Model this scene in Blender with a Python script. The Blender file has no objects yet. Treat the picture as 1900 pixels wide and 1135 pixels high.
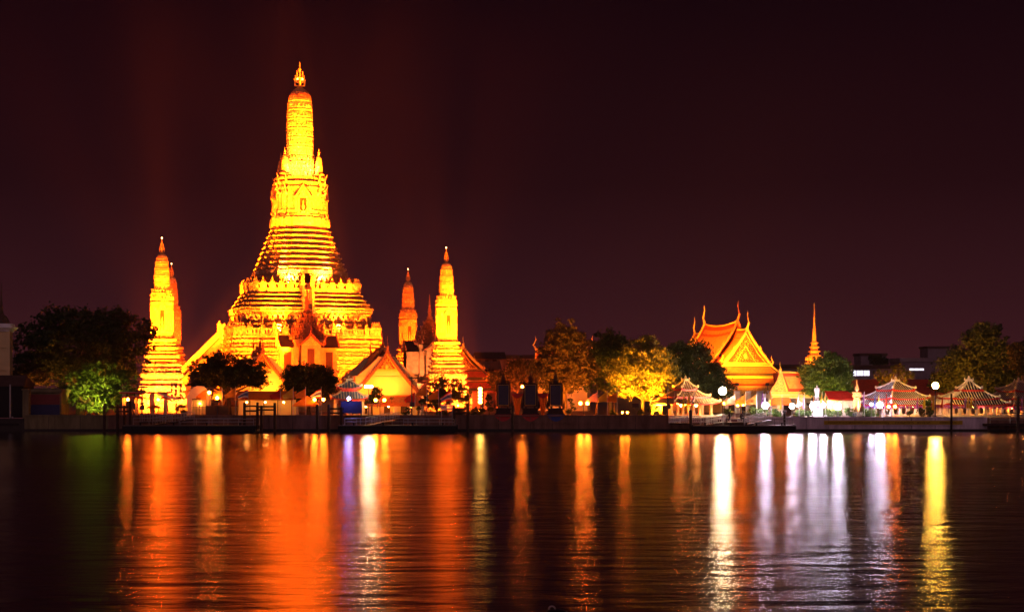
import bpy, bmesh, math, random
import numpy as np
from mathutils import Vector, Matrix
R = math.radians
C = bpy.context.scene.collection
SC = bpy.context.scene

# ------------------------------------------------------------------ camera
CAM_H = 7.24                                   # metres above the river
FPX, CX, HY = 2640.0, 950.0, 715.0             # 50 mm lens measured on the 1900 px photo, horizon line
cd = bpy.data.cameras.new('camera'); cam = bpy.data.objects.new('camera', cd); C.objects.link(cam)
cam.location = (0, 0, CAM_H); cam.rotation_euler = (R(90), 0, 0)
cd.lens = 50; cd.sensor_width = 36; cd.shift_y = (HY - 567.5) / 1900; cd.clip_end = 6000; cd.clip_start = 0.1
SC.camera = cam

# ------------------------------------------------------------------ night sky
W = bpy.data.worlds.new("World"); SC.world = W; W.use_nodes = True
wn, wl = W.node_tree.nodes, W.node_tree.links
wn.clear()
wo = wn.new('ShaderNodeOutputWorld'); bg = wn.new('ShaderNodeBackground')
sky = wn.new('ShaderNodeTexSky'); sky.sky_type = 'NISHITA'; sky.sun_disc = False
sky.sun_elevation = R(-6); sky.sun_rotation = R(200)
tc = wn.new('ShaderNodeTexCoord'); sp = wn.new('ShaderNodeSeparateXYZ'); wl.new(tc.outputs['Generated'], sp.inputs[0])
ramp = wn.new('ShaderNodeValToRGB'); wl.new(sp.outputs['Z'], ramp.inputs[0])
SKY = [(0.0, (.046, .0105, .0140)), (.06, (.030, .0066, .0095)), (.14, (.0140, .0027, .0045)), (.28, (.0052, .0010, .0027)), (1, (.003, .0008, .002))]
e = ramp.color_ramp.elements
e[0].position, e[0].color = SKY[0][0], (*SKY[0][1], 1)
e[1].position, e[1].color = SKY[-1][0], (*SKY[-1][1], 1)
for p, c in SKY[1:-1]:
    n = e.new(p); n.color = (*c, 1)
# city sky glow behind the camera, added and raised to light the wall fronts
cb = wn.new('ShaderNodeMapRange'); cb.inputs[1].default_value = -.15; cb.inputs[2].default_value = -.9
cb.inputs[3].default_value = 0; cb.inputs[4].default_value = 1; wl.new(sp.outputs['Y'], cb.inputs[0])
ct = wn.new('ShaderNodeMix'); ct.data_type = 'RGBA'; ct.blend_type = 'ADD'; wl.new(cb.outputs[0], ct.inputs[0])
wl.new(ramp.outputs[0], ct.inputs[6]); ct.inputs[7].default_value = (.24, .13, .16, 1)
sa = wn.new('ShaderNodeMix'); sa.data_type = 'RGBA'; sa.blend_type = 'ADD'; sa.inputs[0].default_value = .02
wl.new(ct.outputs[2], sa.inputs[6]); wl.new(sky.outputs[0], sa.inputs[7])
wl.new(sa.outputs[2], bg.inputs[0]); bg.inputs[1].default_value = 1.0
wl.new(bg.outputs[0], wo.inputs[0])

SC.view_settings.view_transform = 'Standard'; SC.view_settings.look = 'None'
SC.view_settings.exposure = 0.0; SC.view_settings.gamma = 1.0
cy = SC.cycles
cy.max_bounces = 5; cy.diffuse_bounces = 3; cy.glossy_bounces = 3; cy.transmission_bounces = 3
cy.volume_bounces = 0; cy.transparent_max_bounces = 6; cy.sample_clamp_indirect = 12; cy.sample_clamp_direct = 0
cy.use_denoising = True; cy.use_light_tree = True; cy.caustics_reflective = False; cy.caustics_refractive = False
cy.blur_glossy = 0.0
GROUND = 2.12
PHI = R(15.6)                                  # the temple's axis against the river front

# ------------------------------------------------------------------ helpers
def at(px, D, z=GROUND):
    return Vector(((px - CX) / FPX * D, D, z))
def zz(py, D):
    return CAM_H - (py - HY) / FPX * D
def ppm(D): return FPX / D

def thing(name, label, cat, loc=(0, 0, 0), rz=0, group=None, kind=None):
    o = bpy.data.objects.new(name, None); C.objects.link(o)
    o.empty_display_size = .5; o.location = loc; o.rotation_euler = (0, 0, rz)
    o['label'] = label; o['category'] = cat
    if group: o['group'] = group
    if kind: o['kind'] = kind
    return o
def tag(o, label=None, cat=None, group=None, kind=None):
    for k, v in (('label', label), ('category', cat), ('group', group), ('kind', kind)):
        if v: o[k] = v
    return o
KIDS = {}
def link(name, me, parent=None, loc=None, rot=None):
    o = bpy.data.objects.new(name, me); C.objects.link(o)
    if parent: o.parent = parent; KIDS.setdefault(parent.name, []).append(o)
    if loc is not None: o.location = loc
    if rot is not None: o.rotation_euler = rot
    return o
def copy_tree(o, parent=None):
    c = o.copy(); C.objects.link(c)
    if parent: c.parent = parent; KIDS.setdefault(parent.name, []).append(c)
    for ch in list(KIDS.get(o.name, [])): copy_tree(ch, c)
    return c
def copy_thing(o, loc, rz, label, scale=None):
    c = copy_tree(o); c.location = loc; c.rotation_euler = (0, 0, rz); c['label'] = label
    if scale: c.scale = scale
    return c

class MB:
    def __init__(s): s.v = []; s.f = []
    def add(s, vs, fs):
        n = len(s.v); s.v += [tuple(v) for v in vs]; s.f += [tuple(i + n for i in f) for f in fs]; return s
    def box(s, c, d, rz=0, taper=1.0):
        x, y, z = d[0] / 2, d[1] / 2, d[2] / 2; ca, sa_ = math.cos(rz), math.sin(rz); vs = []
        for sz in (-1, 1):
            t = taper if sz > 0 else 1
            for a, b in ((-1, -1), (1, -1), (1, 1), (-1, 1)):
                X, Y = a * x * t, b * y * t
                vs.append((c[0] + X * ca - Y * sa_, c[1] + X * sa_ + Y * ca, c[2] + sz * z))
        return s.add(vs, [(3, 2, 1, 0), (4, 5, 6, 7), (0, 1, 5, 4), (1, 2, 6, 5), (2, 3, 7, 6), (3, 0, 4, 7)])
    def ring(s, rings, capb=True, capt=True):
        n = len(rings[0]); vs = [p for r in rings for p in r]; fs = []
        for i in range(len(rings) - 1):
            for j in range(n):
                k = (j + 1) % n; fs.append((i * n + j, i * n + k, (i + 1) * n + k, (i + 1) * n + j))
        if capb: fs.append(tuple(range(n - 1, -1, -1)))
        if capt: fs.append(tuple((len(rings) - 1) * n + j for j in range(n)))
        return s.add(vs, fs)
    def lathe(s, prof, c=(0, 0, 0), n=12, sx=1, sy=1):
        return s.ring([[(c[0] + r * sx * math.cos(2 * math.pi * j / n), c[1] + r * sy * math.sin(2 * math.pi * j / n), c[2] + z) for j in range(n)] for z, r in prof])
    def plan(s, prof, pl, off=None):
        """loft a redented plan through (z, half width) steps; off(z) shifts the axis"""
        rs = []
        for z, r in prof:
            ox = off(z) if off else 0
            rs.append([(x * r + ox, y * r, z) for x, y in pl])
        return s.ring(rs)
    def tube(s, pts, rad, n=6):
        pts = [Vector(p) for p in pts]; rs = rad if isinstance(rad, (list, tuple)) else [rad] * len(pts); rings = []
        for i, p in enumerate(pts):
            d = (pts[min(i + 1, len(pts) - 1)] - pts[max(i - 1, 0)])
            if d.length < 1e-9: d = Vector((0, 0, 1))
            d.normalize()
            a = d.cross(Vector((0, 0, 1)) if abs(d.z) < .95 else Vector((0, 1, 0))).normalized(); b = d.cross(a)
            rings.append([p + (a * math.cos(2 * math.pi * j / n) + b * math.sin(2 * math.pi * j / n)) * rs[i] for j in range(n)])
        return s.ring(rings)
    def prism(s, poly, y0, y1, f=lambda x, y, z: (x, y, z)):
        """outline in x,z extruded along y"""
        n = len(poly); vs = [f(x, y0, z) for x, z in poly] + [f(x, y1, z) for x, z in poly]
        fs = [(i, (i + 1) % n, n + (i + 1) % n, n + i) for i in range(n)] + [tuple(range(n - 1, -1, -1)), tuple(range(n, 2 * n))]
        return s.add(vs, fs)
    def grid(s, fn, nu, nv):
        vs = [fn(i / nu, j / nv) for j in range(nv + 1) for i in range(nu + 1)]
        fs = [(j * (nu + 1) + i, j * (nu + 1) + i + 1, (j + 1) * (nu + 1) + i + 1, (j + 1) * (nu + 1) + i) for j in range(nv) for i in range(nu)]
        return s.add(vs, fs)
    def ball(s, c, r, n=10, m=6, sz=1.0):
        pr = []
        for i in range(m + 1):
            a = -math.pi / 2 + math.pi * i / m
            pr.append((math.sin(a) * r * sz, max(math.cos(a) * r, .002)))
        return s.lathe(pr, c, n)
    def mesh(s, name, m, smooth=False):
        me = bpy.data.meshes.new(name); me.from_pydata(s.v, [], s.f); me.materials.append(m)
        bm = bmesh.new(); bm.from_mesh(me); bmesh.ops.recalc_face_normals(bm, faces=bm.faces); bm.to_mesh(me); bm.free()
        if smooth: me.polygons.foreach_set('use_smooth', [True] * len(me.polygons))
        me.update(); return me
    def build(s, name, m, parent=None, smooth=False, loc=None, rot=None):
        return link(name, s.mesh(name, m, smooth), parent, loc, rot)

# ------------------------------------------------------------------ materials
MATS = {}
def mat(name, col, rough=.7, spec=.3, vary=.25, scale=1.5, bump=0, bscale=8, metal=0, dark=None, wave=None, trans=0, stretch=1):
    if name in MATS: return MATS[name]
    m = bpy.data.materials.new(name); m.use_nodes = True; MATS[name] = m
    nt = m.node_tree; b = nt.nodes['Principled BSDF']
    b.inputs['Roughness'].default_value = rough; b.inputs['Specular IOR Level'].default_value = spec
    b.inputs['Metallic'].default_value = metal
    t = nt.nodes.new('ShaderNodeTexCoord'); nz = nt.nodes.new('ShaderNodeTexNoise'); nz.inputs['Scale'].default_value = scale
    nz.inputs['Detail'].default_value = 6; nz.inputs['Roughness'].default_value = .65
    mp = nt.nodes.new('ShaderNodeMapping'); mp.inputs['Scale'].default_value = (1, 1, stretch); nt.links.new(t.outputs['Object'], mp.inputs[0]); nt.links.new(mp.outputs[0], nz.inputs['Vector'])
    cr = nt.nodes.new('ShaderNodeValToRGB'); nt.links.new(nz.outputs[0], cr.inputs[0])
    d = dark or tuple(c * (1 - vary) for c in col)
    cr.color_ramp.elements[0].position = .32; cr.color_ramp.elements[0].color = (*d, 1)
    cr.color_ramp.elements[1].position = .62; cr.color_ramp.elements[1].color = (*[min(1, c * (1 + vary * .35)) for c in col], 1)
    out = cr.outputs[0]
    hgt = None
    if wave:
        wv = nt.nodes.new('ShaderNodeTexWave'); wv.bands_direction = wave[0]; wv.inputs['Scale'].default_value = wave[1]
        wv.inputs['Distortion'].default_value = .4
        nt.links.new(t.outputs['Object'], wv.inputs['Vector']); hgt = wv.outputs['Fac']
    if bump:
        bp = nt.nodes.new('ShaderNodeBump'); bp.inputs['Strength'].default_value = bump; bp.inputs['Distance'].default_value = .08
        if hgt is None:
            n2 = nt.nodes.new('ShaderNodeTexNoise'); n2.inputs['Scale'].default_value = bscale; n2.inputs['Detail'].default_value = 4
            nt.links.new(t.outputs['Object'], n2.inputs['Vector']); hgt = n2.outputs[0]
        nt.links.new(hgt, bp.inputs['Height']); nt.links.new(bp.outputs[0], b.inputs['Normal'])
    nt.links.new(out, b.inputs['Base Color'])
    if trans:
        tr = nt.nodes.new('ShaderNodeBsdfTranslucent'); mx = nt.nodes.new('ShaderNodeMixShader'); mx.inputs[0].default_value = trans
        nt.links.new(out, tr.inputs[0]); nt.links.new(b.outputs[0], mx.inputs[1]); nt.links.new(tr.outputs[0], mx.inputs[2])
        nt.links.new(mx.outputs[0], nt.nodes['Material Output'].inputs[0])
    return m

def porcelain(name, col, dark, cell=1.6, bump=.8):
    """stucco set with broken porcelain: flowers and rosettes of small shards"""
    m = bpy.data.materials.new(name); m.use_nodes = True; nt = m.node_tree; b = nt.nodes['Principled BSDF']
    N, L = nt.nodes.new, nt.links.new
    t = N('ShaderNodeTexCoord')
    v = N('ShaderNodeTexVoronoi'); v.inputs['Scale'].default_value = cell; L(t.outputs['Object'], v.inputs['Vector'])
    v2 = N('ShaderNodeTexVoronoi'); v2.inputs['Scale'].default_value = cell * 3.1; L(t.outputs['Object'], v2.inputs['Vector'])
    nz = N('ShaderNodeTexNoise'); nz.inputs['Scale'].default_value = .45; nz.inputs['Detail'].default_value = 7; L(t.outputs['Object'], nz.inputs['Vector'])
    ml = N('ShaderNodeMath'); ml.operation = 'MULTIPLY_ADD'; L(v.outputs['Distance'], ml.inputs[0]); ml.inputs[1].default_value = .6
    m2 = N('ShaderNodeMath'); m2.operation = 'MULTIPLY_ADD'; L(v2.outputs['Distance'], m2.inputs[0]); m2.inputs[1].default_value = .55
    L(nz.outputs[0], m2.inputs[2]); L(m2.outputs[0], ml.inputs[2])
    cr = N('ShaderNodeValToRGB'); L(ml.outputs[0], cr.inputs[0])
    e = cr.color_ramp.elements; e[0].position = .66; e[0].color = (*col, 1); e[1].position = 1.18; e[1].color = (*dark, 1)
    e[1].position = 1.0
    L(cr.outputs[0], b.inputs['Base Color']); b.inputs['Roughness'].default_value = .5; b.inputs['Specular IOR Level'].default_value = .3
    bp = N('ShaderNodeBump'); bp.inputs['Strength'].default_value = bump; bp.inputs['Distance'].default_value = .12
    iv = N('ShaderNodeMath'); iv.operation = 'SUBTRACT'; iv.inputs[0].default_value = 1; L(ml.outputs[0], iv.inputs[1])
    L(iv.outputs[0], bp.inputs['Height']); L(bp.outputs[0], b.inputs['Normal'])
    return m

def glow(name, col, s):
    m = bpy.data.materials.new(name); m.use_nodes = True; nt = m.node_tree; nt.nodes.clear()
    em = nt.nodes.new('ShaderNodeEmission'); em.inputs[0].default_value = (*col, 1); em.inputs[1].default_value = s
    o = nt.nodes.new('ShaderNodeOutputMaterial'); nt.links.new(em.outputs[0], o.inputs[0]); return m

PORC = porcelain('porcelain_stucco', (.68, .58, .38), (.27, .18, .09), 1.3, 1.0)
PORC2 = porcelain('porcelain_stucco_pale', (.66, .56, .38), (.28, .19, .10), 1.8, 1.0)
STEP = mat('worn_stair_stucco', (.34, .22, .13), .8, .2, .4)
DARKST = mat('dark_statue_stone', (.10, .06, .04), .8, .2, .4)
OPENING_SHADE = mat('opening_shade', (.05, .02, .012), .9, .1, .4)  # near-black colour standing for the shade inside niches, doorways and unlit windows
GOLD = mat('gilt_carving', (.72, .44, .10), .42, .5, .45, 5, bump=1.0, bscale=6, dark=(.25, .10, .02))
GOLDP = mat('gilt_plain', (.74, .45, .10), .4, .5, .2, 3)
OCHRE = mat('ochre_plaster', (.72, .55, .27), .85, .15, .10, .35)
CREAM = mat('cream_plaster', (.66, .58, .44), .8, .2, .12, .5)
WHITE = mat('white_plaster', (.76, .73, .70), .7, .25, .10, .8)
PINKW = mat('pale_ridge_plaster', (.70, .62, .58), .75, .2, .2, 2)
TILE_O = mat('orange_roof_tile', (.66, .30, .08), .5, .35, .3, 2, bump=.5, wave=('Z', 5))
TILE_B = mat('brown_roof_tile', (.26, .12, .07), .5, .35, .35, 2, bump=.6, wave=('Z', 5))
TILE_R = mat('red_roof_tile', (.45, .06, .03), .5, .35, .3, 2, bump=.5, wave=('Z', 5))
TILE_G = mat('green_border_tile', (.10, .09, .04), .5, .35, .3, 2, bump=.5, wave=('Z', 5))
TILE_D = mat('dark_clay_tile', (.055, .034, .036), .6, .3, .35, 3)
REDP = mat('red_painted_wood', (.52, .035, .03), .55, .3, .15, 2)
BARGE = mat('bargeboard_wood', (.34, .11, .045), .55, .35, .4, 6, bump=.8, bscale=7)
DARKW = mat('dark_carved_wood', (.045, .018, .012), .6, .3, .4, 5, bump=.6, bscale=9)
BARK = mat('tree_bark', (.13, .085, .05), .9, .1, .4, 3, bump=.8, bscale=6)
PILE = mat('wet_dark_timber', (.055, .03, .022), .75, .2, .4, 3, bump=.5)
HULL = mat('black_steel_hull', (.012, .009, .009), .6, .2, .3, 2)
DECK = mat('deck_plate', (.16, .11, .08), .7, .3, .3, 2)
RAIL = mat('galvanised_rail', (.42, .38, .36), .45, .5, .2, 4, metal=.3)
IRON = mat('painted_iron_post', (.07, .055, .05), .5, .4, .2, 4)
WALLO = mat('olive_stained_concrete', (.22, .18, .09), .9, .1, .45, .9, bump=.4, stretch=.2)
WALLM = mat('brown_river_wall', (.25, .13, .09), .9, .1, .45, .9, bump=.4, stretch=.2)
WALLL = mat('grey_lilac_river_wall', (.74, .62, .66), .85, .15, .38, .8, bump=.4, stretch=.22)
SLIME = mat('tide_stain', (.030, .024, .018), .6, .3, .4, 1.5)
PAVE = mat('paved_ground', (.20, .15, .11), .85, .2, .3, .4, bump=.3)
CLOTH = {'orange': mat('orange_flag_cloth', (.70, .26, .04), .8, .1, .15, 2, trans=.4),
         'yellow': mat('yellow_flag_cloth', (.78, .55, .06), .8, .1, .12, 2, trans=.4),
         'pink': mat('pink_flag_cloth', (.72, .35, .38), .8, .1, .12, 2, trans=.4),
         'red': mat('red_flag_cloth', (.60, .05, .03), .8, .1, .15, 2, trans=.4),
         'purple': mat('purple_flag_cloth', (.42, .13, .50), .8, .1, .15, 2, trans=.4),
         'white': mat('white_flag_cloth', (.75, .72, .74), .8, .1, .1, 2, trans=.4),
         'blue': mat('blue_flag_cloth', (.10, .14, .42), .8, .1, .15, 2, trans=.4)}
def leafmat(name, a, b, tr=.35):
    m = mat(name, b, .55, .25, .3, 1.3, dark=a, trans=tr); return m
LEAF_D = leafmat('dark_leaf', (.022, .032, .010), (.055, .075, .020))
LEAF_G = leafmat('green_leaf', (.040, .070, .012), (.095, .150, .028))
LEAF_Y = leafmat('yellow_leaf', (.070, .075, .012), (.170, .150, .030))  # yellower, brighter leaf tone
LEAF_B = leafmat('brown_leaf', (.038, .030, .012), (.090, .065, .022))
AMBERW = mat('amber_stucco', (.52, .33, .14), .85, .15, .3, 1.2, bump=.4)
HAZE = True
# ------------------------------------------------------------------ ground and river
WY = 225.0
def sheet(name, x0, x1, y0, y1, z, m):
    me = MB().add([(x0, y0, z), (x1, y0, z), (x1, y1, z), (x0, y1, z)], [(0, 1, 2, 3)])
    return tag(me.build(name, m), kind='structure')
sheet('ground', -1600, 1600, WY + .3, 3000, GROUND, PAVE)
wm = bpy.data.materials.new('river_water'); wm.use_nodes = True; nt = wm.node_tree; b = nt.nodes['Principled BSDF']
N, L = nt.nodes.new, nt.links.new
nt.nodes.remove(b)
tcw = N('ShaderNodeTexCoord')
def wave_noise(sx, sy, detail, rough=.6):
    mp = N('ShaderNodeMapping'); mp.inputs['Scale'].default_value = (sx, sy, 1); L(tcw.outputs['Object'], mp.inputs[0])
    n = N('ShaderNodeTexNoise'); n.inputs['Scale'].default_value = 1; n.inputs['Detail'].default_value = detail; n.inputs['Roughness'].default_value = rough
    L(mp.outputs[0], n.inputs['Vector']); return n
n1 = wave_noise(.20, .55, 4.5, .52)
bp = N('ShaderNodeBump'); bp.inputs['Strength'].default_value = 1; bp.inputs['Distance'].default_value = .12
L(n1.outputs[0], bp.inputs['Height'])
gl = N('ShaderNodeBsdfGlossy'); gl.distribution = 'BECKMANN'; gl.inputs['Color'].default_value = (1, 1, 1, 1); L(bp.outputs[0], gl.inputs['Normal'])
# wind lanes: patches of smoother and rougher water
n3 = wave_noise(.012, .06, 3); mr = N('ShaderNodeMapRange'); mr.inputs[1].default_value = .35; mr.inputs[2].default_value = .65
mr.inputs[3].default_value = .22; mr.inputs[4].default_value = .27; L(n3.outputs[0], mr.inputs[0]); L(mr.outputs[0], gl.inputs['Roughness'])
df = N('ShaderNodeBsdfDiffuse'); df.inputs['Color'].default_value = (.006, .0035, .003, 1)
fz = N('ShaderNodeFresnel'); fz.inputs['IOR'].default_value = 2.5
ms = N('ShaderNodeMixShader'); L(fz.outputs[0], ms.inputs[0]); L(df.outputs[0], ms.inputs[1]); L(gl.outputs[0], ms.inputs[2]); L(ms.outputs[0], nt.nodes['Material Output'].inputs[0])
sheet('river_water', -1600, 1600, -40, WY + .3, 0, wm)

# ------------------------------------------------------------------ plans
PEDG = mat('pediment_ground', (.22, .06, .02), .6, .3, .3, 3)
def mirror4(octant):
    q = octant[:-1] + [octant[-1]] + [(y, x) for x, y in reversed(octant[:-1])]
    out = []
    for k in range(4):
        a = k * math.pi / 2; c, s = round(math.cos(a)), round(math.sin(a))
        out += [(x * c - y * s, x * s + y * c) for x, y in q]
    return out
PL_TOWER = mirror4([(1, 0), (1, .36), (.90, .36), (.90, .58), (.78, .58), (.78, .72), (.72, .72)])
PL_TERR = mirror4([(1, 0), (1, .36), (.965, .36), (.965, .66), (.93, .66), (.93, .82), (.88, .82), (.88, .88)])
PL_SQ = mirror4([(1, 0), (1, .9), (.9, .9)])

def bands(z0, r0, z1, r1, n, bulge=.25, rec=.25):
    """stacked mouldings: recess, swelling lotus course, thin ledge"""
    out = []
    for i in range(n):
        a, b_ = i / n, (i + 1) / n; za, zb = z0 + (z1 - z0) * a, z0 + (z1 - z0) * b_
        ra, rb = r0 + (r1 - r0) * a, r0 + (r1 - r0) * b_; d = zb - za
        out += [(za, ra + bulge * .5), (za + d * .10, ra + bulge * .5), (za + d * .11, ra - rec), (za + d * .34, ra - rec), (za + d * .36, ra + bulge * .55),
                (za + d * .56, ra + bulge), (za + d * .70, ra + bulge * .6), (za + d * .71, rb - rec * .8), (za + d * .88, rb - rec * .8), (za + d * .89, rb + bulge * .8)]
    return out
def edges_of(pl, r):
    n = len(pl)
    for i in range(n):
        yield Vector((pl[i][0] * r, pl[i][1] * r)), Vector((pl[(i + 1) % n][0] * r, pl[(i + 1) % n][1] * r))
def along(pl, r, step, inset=.0, minlen=.5):
    """points with an outward angle spaced along a redented outline"""
    for a, b_ in edges_of(pl, r):
        d = b_ - a; l = d.length
        if l < minlen: continue
        n = max(1, int(l / step)); nrm = Vector((d.y, -d.x)).normalized()
        for k in range(n):
            p = a + d * ((k + .5) / n) - nrm * inset
            yield p, math.atan2(nrm.y, nrm.x)
def figure_into(mb, p, ang, z, h, off=(0, 0)):
    """a little demon holding the ledge up: straddled legs, trunk, raised arms, head"""
    c, s = math.cos(ang), math.sin(ang)
    def f(u, v, w): return (p[0] + off[0] + c * v - s * u, p[1] + off[1] + s * v + c * u, z + w * h)
    def bar(u0, w0, u1, w1, t0, t1, v=.0):
        t0 *= h; t1 *= h
        vs = [f(u0 * h - t0, v - t0, w0), f(u0 * h + t0, v - t0, w0), f(u0 * h + t0, v + t0, w0), f(u0 * h - t0, v + t0, w0),
              f(u1 * h - t1, v - t1, w1), f(u1 * h + t1, v - t1, w1), f(u1 * h + t1, v + t1, w1), f(u1 * h - t1, v + t1, w1)]
        mb.add(vs, [(0, 1, 5, 4), (1, 2, 6, 5), (2, 3, 7, 6), (3, 0, 4, 7), (4, 5, 6, 7)])
    bar(-.26, 0, -.08, .42, .09, .10); bar(.26, 0, .08, .42, .09, .10)
    bar(0, .38, 0, .70, .13, .17); bar(0, .70, 0, .93, .10, .05, .05)
    bar(-.16, .66, -.36, .98, .07, .06); bar(.16, .66, .36, .98, .07, .06)
def leaf_into(mb, p, ang, z, h, w, off=(0, 0), t=.12, lean=.12):
    """pointed antefix standing on a ledge"""
    c, s = math.cos(ang), math.sin(ang)
    def f(u, v, q): return (p[0] + off[0] + c * v - s * u, p[1] + off[1] + s * v + c * u, z + q)
    a = [(-w / 2, 0), (w / 2, 0), (w * .42, h * .5), (0, h), (-w * .42, h * .5)]
    vs = [f(u, 0 + q * lean, q) for u, q in a] + [f(u * .6, t + q * lean, q * .92) for u, q in a]
    mb.add(vs, [(0, 1, 2, 3, 4), (9, 8, 7, 6, 5)] + [(i, 5 + i, 5 + (i + 1) % 5, (i + 1) % 5) for i in range(5)])
def trident(c, h, m, parent, name='finial'):
    """nine-pronged spire ornament"""
    mb = MB(); x, y, z = c
    mb.lathe([(0, .06 * h), (.05 * h, .10 * h), (.10 * h, .04 * h), (.22 * h, .05 * h), (.3 * h, .028 * h)], c, 8)
    for lv, r, q in ((.10, .20, .36), (.24, .16, .50), (.40, .11, .66)):
        for k in range(4):
            a = k * math.pi / 2 + PHI * 0
            pts = [(x, y, z + lv * h), (x + math.cos(a) * r * h * .8, y + math.sin(a) * r * h * .8, z + (lv + .02) * h), (x + math.cos(a) * r * h, y + math.sin(a) * r * h, z + q * h)]
            mb.tube(pts, [.036 * h, .038 * h, .014 * h], 5)
    mb.lathe([(.28 * h, .03 * h), (.62 * h, .022 * h), (.66 * h, .05 * h), (.74 * h, .06 * h), (.77 * h, .03 * h), (.86 * h, .022 * h), (1.0 * h, .004 * h)], c, 8)
    return mb.build(name, m, parent)

# ------------------------------------------------------------------ the great tower
DM = 305.0; PM = ppm(DM)
def hw(lo, hi, k=1.04): return (hi - lo) / 2 / PM / k
def zm(py): return CAM_H + (HY - py) / PM
main = thing('temple_tower', 'tallest golden porcelain-covered temple tower with stepped terraces, floodlit, in the middle of the compound', 'tower', at(556, DM), PHI)
lean = lambda z: 0.0
T1a, T1b = 18.3, 16.0
# lowest terrace
mb = MB(); mb.plan([(-.3, T1a + .5), (.5, T1a + .5), (.5, T1a)] + bands(.5, T1a, 6.2, 17.5, 3, .2, .5) + [(6.2, 17.2), (6.25, 16.2), (8.2, 16.2), (8.25, 17.3)] + bands(8.3, 17.0, 15.0, 16.2, 4, .2, .50) + [(15.05, 16.5), (15.3, 16.5), (15.3, 3)], PL_TERR)
mb.build('lower_terrace', PORC, main)
mb = MB()
for p, a in along(PL_TERR, 16.85, 1.05): figure_into(mb, p, a, 6.2, 1.95)
mb.build('lower_figure_frieze', PORC2, main)
def balustrade(r, z, ph, pl=PL_TERR, gapw=1.3, step=1.9):
    mb = MB()
    for a, b_ in edges_of(pl, r):
        d = b_ - a
        if d.length < .6: continue
        ang = math.atan2(d.y, d.x); mid = (a + b_) / 2
        segs = [(a, b_)]
        if d.length > r * .3 and abs(mid.x * mid.y) < 1e6:
            pass
        for s0, s1 in segs:
            m_ = (s0 + s1) / 2; l = (s1 - s0).length
            mb.box((m_.x, m_.y, z + ph * .12), (l, .42, ph * .24), ang); mb.box((m_.x, m_.y, z + ph * .82), (l, .48, ph * .2), ang)
            n = max(1, int(l / .8))
            for k in range(n):
                q = s0 + (s1 - s0) * ((k + .5) / n); mb.box((q.x, q.y, z + ph * .48), (.42, .34, ph * .5), ang)
    o = mb.build('balustrade', PORC2, main)
    post = MB(); post.box((0, 0, ph * .5), (.8, .8, ph)); post.box((0, 0, ph * 1.04), (1.0, 1.0, .18))
    post.lathe([(ph * 1.08, .30), (ph * 1.16, .48), (ph * 1.32, .42), (ph * 1.45, .20), (ph * 1.55, .24), (ph * 1.9, .03)], (0, 0, 0), 6)
    pm = post.mesh('finial_post', PORC)
    for p, a in along(pl, r, step, minlen=.6):
        if p.y > r * .5 and abs(p.x) < r * .85: continue
        link('finial_post', pm, o, (p.x, p.y, z), (0, 0, a))
    return o
balustrade(16.1, 15.3, 1.55)
# middle terrace
mb = MB(); mb.plan([(15.0, 15.3), (16.9, 15.3)] + bands(16.9, 14.9, 18.2, 14.7, 1, .2, .3) + [(18.25, 13.5), (20.1, 13.5), (20.12, 14.6), (20.5, 14.6)] + bands(20.5, 14.6, 24.25, 12.0, 4, .20, .46) + [(24.3, 12.25), (24.9, 12.25), (24.9, 3)], PL_TERR)
mb.build('middle_terrace', PORC, main)
mb = MB()
for p, a in along(PL_TERR, 14.15, .95): figure_into(mb, p, a, 18.25, 1.85)
mb.build('middle_figure_frieze', PORC2, main)
balustrade(12.0, 24.9, 1.4, step=1.6)
# upper tapering base
mb = MB(); mb.plan([(24.8, 10.7), (26.0, 10.7), (26.02, 10.2), (26.6, 10.2), (26.62, 9.0), (28.4, 9.0), (28.42, 9.85), (29.2, 9.8)] + bands(29.2, 9.35, 38.4, 5.75, 8, .24, .42) + [(38.4, 5.8), (38.9, 5.8), (38.9, 2)], PL_TOWER)
mb.build('upper_base', PORC, main)
mb = MB()
for p, a in along(PL_TOWER, 9.65, .95): figure_into(mb, p, a, 26.62, 1.75)
mb.build('upper_figure_frieze', PORC2, main)
# dark stone guardians standing on the walks behind the balustrades
q = MB(); q.lathe([(0, .3), (1.1, .42), (1.6, .28), (1.75, .12), (1.95, .22), (2.2, .2), (2.6, .03)], (0, 0, 0), 6); sfm = q.mesh('stone_figure', DARKST)
for r, z, st in ((15.35, 15.3, 1.9), (11.25, 24.9, 1.5)):
    for p, a in along(PL_TERR, r, st):
        if p.y < r * .5: link('stone_figure', sfm, main, (p.x, p.y, z), (0, 0, a))
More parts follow.
